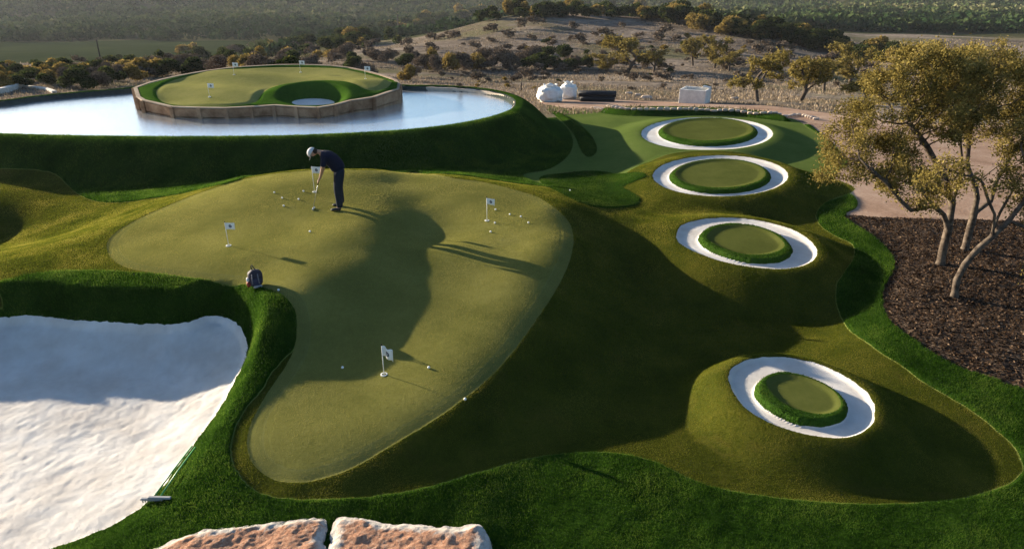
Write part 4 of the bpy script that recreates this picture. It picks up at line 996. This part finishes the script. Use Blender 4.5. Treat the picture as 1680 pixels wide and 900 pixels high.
# ------------------------------------------------------------------ backpack lying at the edge of the green
def lump(bm, c, s, seed, amp=.06, sub=3):
    r = bmesh.ops.create_icosphere(bm, subdivisions=sub, radius=1); 
    for v in r['verts']:
        n_ = mnoise.noise(v.co*1.8+Vector((seed*3.1, seed, 0))); d = v.co.normalized(); q = Vector([math.copysign(abs(k)**.75, k) for k in d])
        v.co = Vector((q.x*s[0], q.y*s[1], q.z*s[2]))*(1+amp*n_*2)+Vector(c)
p = gp(421, 469)
bp = empty('backpack', p, .35, label='small dark backpack with a red pocket standing at the edge of the green', cat='backpack')
ny = plain('dark nylon', (.02, .018, .028), .7, .2, nz=(14, (.05, .045, .06)), bs=.5)
bm = bmesh.new(); lump(bm, (0, 0, .17), (.135, .10, .17), 1); bmesh_obj('pack', bm, ny, bp, True)
bm = bmesh.new(); lump(bm, (.01, -.10, .12), (.085, .045, .08), 2); bmesh_obj('pocket', bm, plain('navy nylon', (.03, .035, .07), .7, .2), bp, True)
bm = bmesh.new(); lump(bm, (-.13, -.03, .07), (.04, .06, .055), 3); bmesh_obj('side_pocket', bm, plain('red nylon', (.22, .03, .02), .7, .2), bp, True)
bm = bmesh.new(); lump(bm, (-.135, -.02, .16), (.03, .05, .04), 4); bmesh_obj('towel', bm, plain('white towel', (.6, .6, .6), .9, .1), bp, True)
bm = bmesh.new(); lump(bm, (.03, -.13, .035), (.08, .03, .03), 5); bmesh_obj('shoe_bag', bm, plain('pale grey cloth', (.35, .34, .34), .9, .1), bp, True)
for s in (-.05, .05):
    bm = bmesh.new(); add_tube(bm, [(s, -.09, .28), (s*1.1, -.15, .20), (s*1.2, -.14, .10)], .010, 8); bmesh_obj('strap', bm, plain('grey strap', (.16, .15, .17), .8, .1), bp, True)
bm = bmesh.new(); add_tube(bm, [(-.03, 0, .31), (-.05, 0, .40), (-.03, .01, .43), (.02, .01, .33)], .010, 8); bmesh_obj('handle', bm, ny, bp, True)
# ------------------------------------------------------------------ two rakes
gshaft = plain('green plastic handle', (.03, .20, .06), .4, .4, nz=(30, (.08, .34, .10))); rake_m = plain('grey plastic rake head', (.28, .29, .30), .6, .3)
for (hx, hy, tx, ty, lb) in ((252,828,317,738,'long green handled bunker rake lying along the sand edge'), (264,826,322,741,'second green handled rake lying right against the first, on its grass side')):
    a = gp(hx, hy)+Vector((0, 0, .06)); b = gp(tx, ty)+Vector((0, 0, .05)); d = (b-a); az = math.atan2(d.y, d.x)
    root = empty('bunker_rake', a, az, label=lb, cat='rake', group='rakes beside the bunker'); L_ = d.xy.length; pz = d.z
    bm = bmesh.new(); add_tube(bm, [(.02, 0, 0), (L_*.5, 0, pz*.5+.012), (L_, 0, pz)], .011, 8); bmesh_obj('handle', bm, gshaft, root, True)
    bm = bmesh.new(); add_box(bm, (0, 0, 0), (.045, .30, .03), None, .01)
    for v in bm.verts: v.co.x += -(v.co.y/.15)**2*.035+.035
    rh = bmesh_obj('rake_head', bm, rake_m, root, False)
    bm = bmesh.new()
    for k in range(11): add_box(bm, (-.0, -.135+k*.027, -.035), (.012, .008, .06))
    for v in bm.verts: v.co.x += -(v.co.y/.15)**2*.035+.035
    bmesh_obj('teeth', bm, rake_m, rh)
# ------------------------------------------------------------------ boulders in the foreground
def rock_mat():
    m, nt, b = mat('limestone with rust face', .95, .1); v = pos(nt)
    f = noise(nt, v, 3.2, 6, .7, .6); g = noise(nt, v, 14, 5, .8)
    fz = N(nt, 'ShaderNodeNewGeometry'); e = attr(nt, 'edge')
    pale = ramp(nt, g, [(.3, (.40, .365, .32)), (.6, (.56, .52, .47)), (.8, (.68, .65, .60))])
    rust = ramp(nt, noise(nt, v, 22, 5, .85, .5), [(.3, (.20, .085, .045)), (.48, (.38, .17, .09)), (.58, (.50, .28, .17)), (.7, (.62, .46, .37))])
    k = math_(nt, 'ADD', e, math_(nt, 'MULTIPLY', math_(nt, 'SUBTRACT', f, .5), .55))
    c = mix(nt, mrange(nt, k, .07, .16, 0, .9), pale, rust); nt.links.new(c, b.inputs['Base Color'])  # rust over pale limestone; the pale rim paints the sunlit edge into the colour
    bump(nt, b, g, .9, .03); bump(nt, b, noise(nt, v, 60, 4, .8), .6, .01); return m
rockm = rock_mat()
def boulder(top, zt, zb, label, seed):
    P = catmull(atz(*np.array(top).T, zt), 4); lo, hi = P.min(0)-.05, P.max(0)+.05; st = .022
    xs = np.arange(lo[0], hi[0], st); yv = np.arange(lo[1], hi[1], st); X, Y = np.meshgrid(xs, yv)
    d = -sdf(P, X, Y, 1)
    d = d+.03+.035*fbm(X, Y, 6, seed)
    Z = zt-.05*(1-sstep(0, .12, d))+.014*fbm(X, Y, 5, seed+1)+.008*fbm(X, Y, 24, seed+2)+.008*np.abs(fbm(X, Y, 11, seed+3))
    A0 = np.stack([X, Y, Z, -d, np.clip(d, 0, .6)], -1).reshape(-1, 5); r, c = X.shape; idx = np.arange(r*c).reshape(r, c)
    a, b, cc, e = idx[:-1, :-1].ravel(), idx[:-1, 1:].ravel(), idx[1:, 1:].ravel(), idx[1:, :-1].ravel()
    A1, T, _ = split(A0, np.concatenate([np.c_[a, b, cc], np.c_[a, cc, e]]), A0[:, 3].copy())
    # side faces hang from the open border
    E = np.sort(np.concatenate([T[:, [0, 1]], T[:, [1, 2]], T[:, [2, 0]]]), 1); u, cn = np.unique(E, axis=0, return_counts=True); be = u[cn == 1]
    V = list(map(tuple, A1[:, [0, 1, 2, 4]])); faces = [tuple(t) for t in T]; low = {}; cen = P.mean(0)
    for i in np.unique(be):
        x, y, z, _e = V[i]; prev = i; low[i] = [i]
        for k in range(1, 6):
            q = k/5; o_ = 1+.05*math.sin(q*3)+.03*math.sin(x*19+q*7+seed)*q
            V.append((cen[0]+(x-cen[0])*o_, cen[1]+(y-cen[1])*o_, z+(zb-z)*q, 0)); low[i].append(len(V)-1)
    me = bpy.data.meshes.new('boulder')
    for a, b in be:
        for k in range(5): faces.append((low[a][k], low[b][k], low[b][k+1], low[a][k+1]))
    used = sorted({i for f in faces for i in f}); mp = {j: k for k, j in enumerate(used)}
    me.from_pydata([V[i][:3] for i in used], [], [tuple(mp[i] for i in f) for f in faces]); at = me.attributes.new('edge', 'FLOAT', 'POINT'); at.data.foreach_set('value', np.array([V[i][3] for i in used], np.float32))
    bm = bmesh.new(); bm.from_mesh(me); bmesh.ops.recalc_face_normals(bm, faces=bm.faces[:]); bm.to_mesh(me); bm.free()
    for q in me.polygons: q.use_smooth = True
    tag(link('boulder', me, rockm), label, 'boulder', 'limestone blocks in the foreground')
boulder([(235,905),(262,893),(300,878),(330,869),(370,862),(420,855),(470,851),(522,848),(529,865),(520,885),(526,905),(520,960),(505,1000),(380,1010),(250,1000),(215,940)], .22, -.3, 'left foreground limestone block with rusty orange top and sunlit rim painted pale, beside the lawn', 3)
boulder([(538,905),(546,880),(556,849),(600,850),(650,856),(700,861),(745,864),(782,860),(797,880),(797,905),(790,960),(775,1000),(650,1010),(550,1000),(535,950)], .22, -.3, 'right foreground limestone block, mostly pale with rusty patches', 8)
# ------------------------------------------------------------------ small white lumps of rubble, edging stones
stone_m = plain('pale pink edging stone', (.40, .30, .23), .9, .1, nz=(4, (.58, .50, .43)), bs=.5)
st_me = []
for k in range(4):
    bm = bmesh.new(); lump(bm, (0, 0, 0), (.5, .38, .34), 10+k, .12, 2); me = bpy.data.meshes.new('edging_stone'); bm.to_mesh(me); bm.free(); me.materials.append(stone_m); st_me.append(me)
row = catmull(np.array([hitfar(a, b) for a, b in ((972,178),(1020,180),(1080,181.5),(1140,183),(1200,184),(1260,187),(1310,191),(1338,197))]), 8, False)
dd = np.r_[0, np.cumsum(np.linalg.norm(np.diff(row, axis=0), axis=1))]; t_ = 0; ks = []
while t_ < dd[-1]:
    w_ = rb.uniform(.22, .38); ks.append((t_+w_/2, w_)); t_ += w_+.02
for t_, w_ in ks:
    x = float(np.interp(t_, dd, row[:, 0])); y = float(np.interp(t_, dd, row[:, 1]))+rb.uniform(-.03, .03)
    o = link('edging_stone', rb.choice(st_me)); o.location = (x, y, float(gz(x, y)[0])+.06); o.scale = (w_, rb.uniform(.2, .26), rb.uniform(.14, .26)); o.rotation_euler = (0, 0, rb.uniform(-.2, .2))
    tag(o, 'pale edging stone in the long row beyond the farthest target', 'stone', 'edging stones in a row')
for px, py, s, lb in ((1060,163,.5,'pale flat rubble stone alone on the gravel left of the white block'), (1032,155,.38,'pale rubble stone at the right end of the black rolls'), (1046,157,.3,'small rubble stone between the black rolls and the lone flat stone'), (1205,164,.4,'reddish boulder right of the white block')):
    x, y = hitfar(px, py); o = link('rubble_stone', rb.choice(st_me)); o.location = (x, y, float(gz(x, y)[0])+s*.2); o.scale = (s*1.5, s, s*.9); tag(o, lb, 'stone')
# ------------------------------------------------------------------ bulk bags, rolls, white block
def sack_obj(name, s, seed, m, parent, loc=(0, 0, 0), fold=.05):
    bm = bmesh.new(); r = bmesh.ops.create_icosphere(bm, subdivisions=4, radius=1)
    for v in r['verts']:
        d = v.co.normalized(); q = Vector([math.copysign(abs(k)**.62, k) for k in d]); n_ = mnoise.noise(d*2.2+Vector((seed, 0, seed)))+.5*mnoise.noise(d*6+Vector((0, seed, 0)))
        n_ -= .6*abs(mnoise.noise(Vector((math.atan2(d.y, d.x)*3, d.z*2, seed)))); v.co = Vector((q.x*s[0], q.y*s[1], q.z*s[2]))*(1+fold*n_*2)+Vector(loc)
    return bmesh_obj(name, bm, m, parent, True)
bagm = plain('white woven bag', (.66, .66, .64), .8, .2, nz=(5, (.8, .8, .78)), bs=.5, bsc=12)
for (px, py, w_, h_, lb, sd) in ((902,167,.78,.92,'large slumped white bulk bag with open crumpled top, left one',1), (932,163,.55,.98,'narrower upright white bulk bag behind the larger one',5)):
    x, y = hitfar(px, py); root = empty('bulk_bag', (x, y, float(gz(x, y)[0])), rb.uniform(-.3, .3), label=lb, cat='bag', group='white bulk bags'); 
    sk = sack_obj('sack', (w_*.95, w_*.75, h_*.5), sd, bagm, root, (0, 0, h_*.46), .09)
    bm = bmesh.new(); n = 18; rr = [[bm.verts.new((math.cos(6.283*k/n)*q*(1+.15*math.sin(k*2.3+sd)), math.sin(6.283*k/n)*q*.8*(1+.1*math.sin(k*3.1)), z+.05*math.sin(k*1.7+sd))) for k in range(n)] for q, z in ((w_*.42, h_*.82), (w_*.36, h_*.98), (w_*.50, h_*1.10))]
    for r0, r1 in zip(rr, rr[1:]):
        for k in range(n): bm.faces.new((r0[k], r0[(k+1) % n], r1[(k+1) % n], r1[k]))
    o = bmesh_obj('collar', bm, bagm, sk, True); o.modifiers.new('t', 'SOLIDIFY').thickness = .02
x, y = hitfar(980, 166); root = empty('turf_roll_pile', (x, y, float(gz(x, y)[0])), -.06, label='long pile of black sheeting rolls on the ground between bags and white block', cat='pile')
blk = plain('black plastic sheeting', (.008, .008, .01), .5, .3, bs=.5, bsc=6)
for k, (dy, dz) in enumerate(((-.34, .17), (0, .17), (.34, .17), (-.17, .43), (.17, .43))):
    bm = bmesh.new(); add_tube(bm, [(-1.05-.04*k, dy, dz), (-.3, dy+.02, dz), (.4, dy-.02, dz), (1.0+.03*k, dy, dz)], [.17, .175, .17, .165], 14); bmesh_obj('roll', bm, blk, root, True)
x, y = hitfar(1139, 169); z = float(gz(x, y)[0]); root = empty('concrete_tank', (x, y, z), -.5, label='white concrete tank with a raised corner standing on the gravel behind the targets', cat='tank')
cw = plain('white concrete', (.55, .54, .52), .9, .1, nz=(3, (.72, .70, .66)), bs=.4)
bm = bmesh.new()
for c, s_ in (((0, -.62, .42), (1.55, .1, .84)), ((0, .62, .42), (1.55, .1, .84)), ((-.725, 0, .42), (.1, 1.13, .84)), ((.725, 0, .42), (.1, 1.13, .84)), ((0, 0, .05), (1.34, 1.13, .1))): add_box(bm, c, s_, None, .02)
bmesh_obj('tank_wall', bm, cw, root)
bm = bmesh.new(); add_box(bm, (.55, .45, .90), (.45, .40, .07), Matrix.Rotation(.18, 3, 'Y'), .015); bmesh_obj('lid', bm, cw, root)
# ------------------------------------------------------------------ stone kerb round a planter at the far left, thin posts
kerb = plain('white limestone kerb', (.5, .47, .42), .9, .1, nz=(5, (.66, .62, .56)), bs=.5)
def ribbon(name, pts_px, w_, h_, m, **kw):
    P = catmull(np.array([hitfar(a, b) for a, b in pts_px]), 6, False); o0 = Vector((*P[len(P)//2], float(gz(*P[len(P)//2])[0]))); bm = bmesh.new(); rg_ = []
    for i, q in enumerate(P):
        t = P[min(i+1, len(P)-1)]-P[max(i-1, 0)]; t = t/np.linalg.norm(t); n_ = np.array([-t[1], t[0]])*w_/2; z = float(gz(*q)[0])
        rg_.append([bm.verts.new(Vector((*(q+n_*a), z+b))-o0) for a, b in ((-1, -.15), (-1, h_*.9), (-.8, h_), (.8, h_), (1, h_*.9), (1, -.15))])
    for r0, r1 in zip(rg_, rg_[1:]):
        for k in range(5): bm.faces.new((r0[k], r0[k+1], r1[k+1], r1[k]))
    bm.faces.new(rg_[0]); bm.faces.new(rg_[-1]); o = bmesh_obj(name, bm, m); o.location = o0; return tag(o, **kw)
HF_MIN[0] = 24
ribbon('stone_kerb', [(-60,136),(-20,131),(10,130),(30,132),(38,138),(30,145),(10,152),(-20,157)], .42, .35, kerb, label='broad white stone kerb curving round a dark planter at the far left edge', cat='kerb')
ribbon('stone_kerb', [(42,144),(60,145.5),(76,148),(90,153)], .3, .15, kerb, label='thin pale kerb line between the planter and the pond', cat='kerb')
HF_MIN[0] = 33
postm = plain('weathered dark pole', (.05, .04, .035), .9, .1)
for px, py, h_, lb in ((166,103,36,'thin dark pole standing in the scrub at the upper left'), (654,62,36,'thin dark pole in front of the tree belt above the island'), (855,150,14,'short fence stake in the dry grass left of the bulk bags')):
    x, y = hitfar(px, py); z = float(gz(x, y)[0]); zc = y*cT+(CZ-z)*sT; H_ = h_*zc/F
    root = empty('pole', (x, y, z), label=lb, cat='pole'); bm = bmesh.new(); add_tube(bm, [(0, 0, -.1), (.02*H_, 0, H_)], [.0011*zc, .0008*zc], 8); bmesh_obj('mast', bm, postm, root)
    bm = bmesh.new(); add_tube(bm, [(.02*H_-.03*H_, 0, H_*.96), (.02*H_+.03*H_, 0, H_*.96)], .0008*zc, 6); bmesh_obj('crossbar', bm, postm, root)
# ------------------------------------------------------------------ haze
def haze():
    bm = bmesh.new(); add_box(bm, (0, 1150, 0), (4200, 3000, 1)); me = bpy.data.meshes.new('haze')
    z0, z1 = float(GZ.min())-1.5, max(float(GZ.max())+14, 9)
    for v in bm.verts: v.co.z = z0 if v.co.z < 0 else z1
    bm.to_mesh(me); bm.free(); m = bpy.data.materials.new('haze air'); m.use_nodes = True; nt = m.node_tree; nt.nodes.clear()
    out = N(nt, 'ShaderNodeOutputMaterial'); pv = N(nt, 'ShaderNodeVolumePrincipled'); pv.inputs['Color'].default_value = (.82, .88, 1, 1); pv.inputs['Density'].default_value = .00011; pv.inputs['Anisotropy'].default_value = .2
    nt.links.new(pv.outputs[0], out.inputs['Volume']); tag(link('haze', me, m), kind='stuff')
haze()
print('all', time.time()-T0)
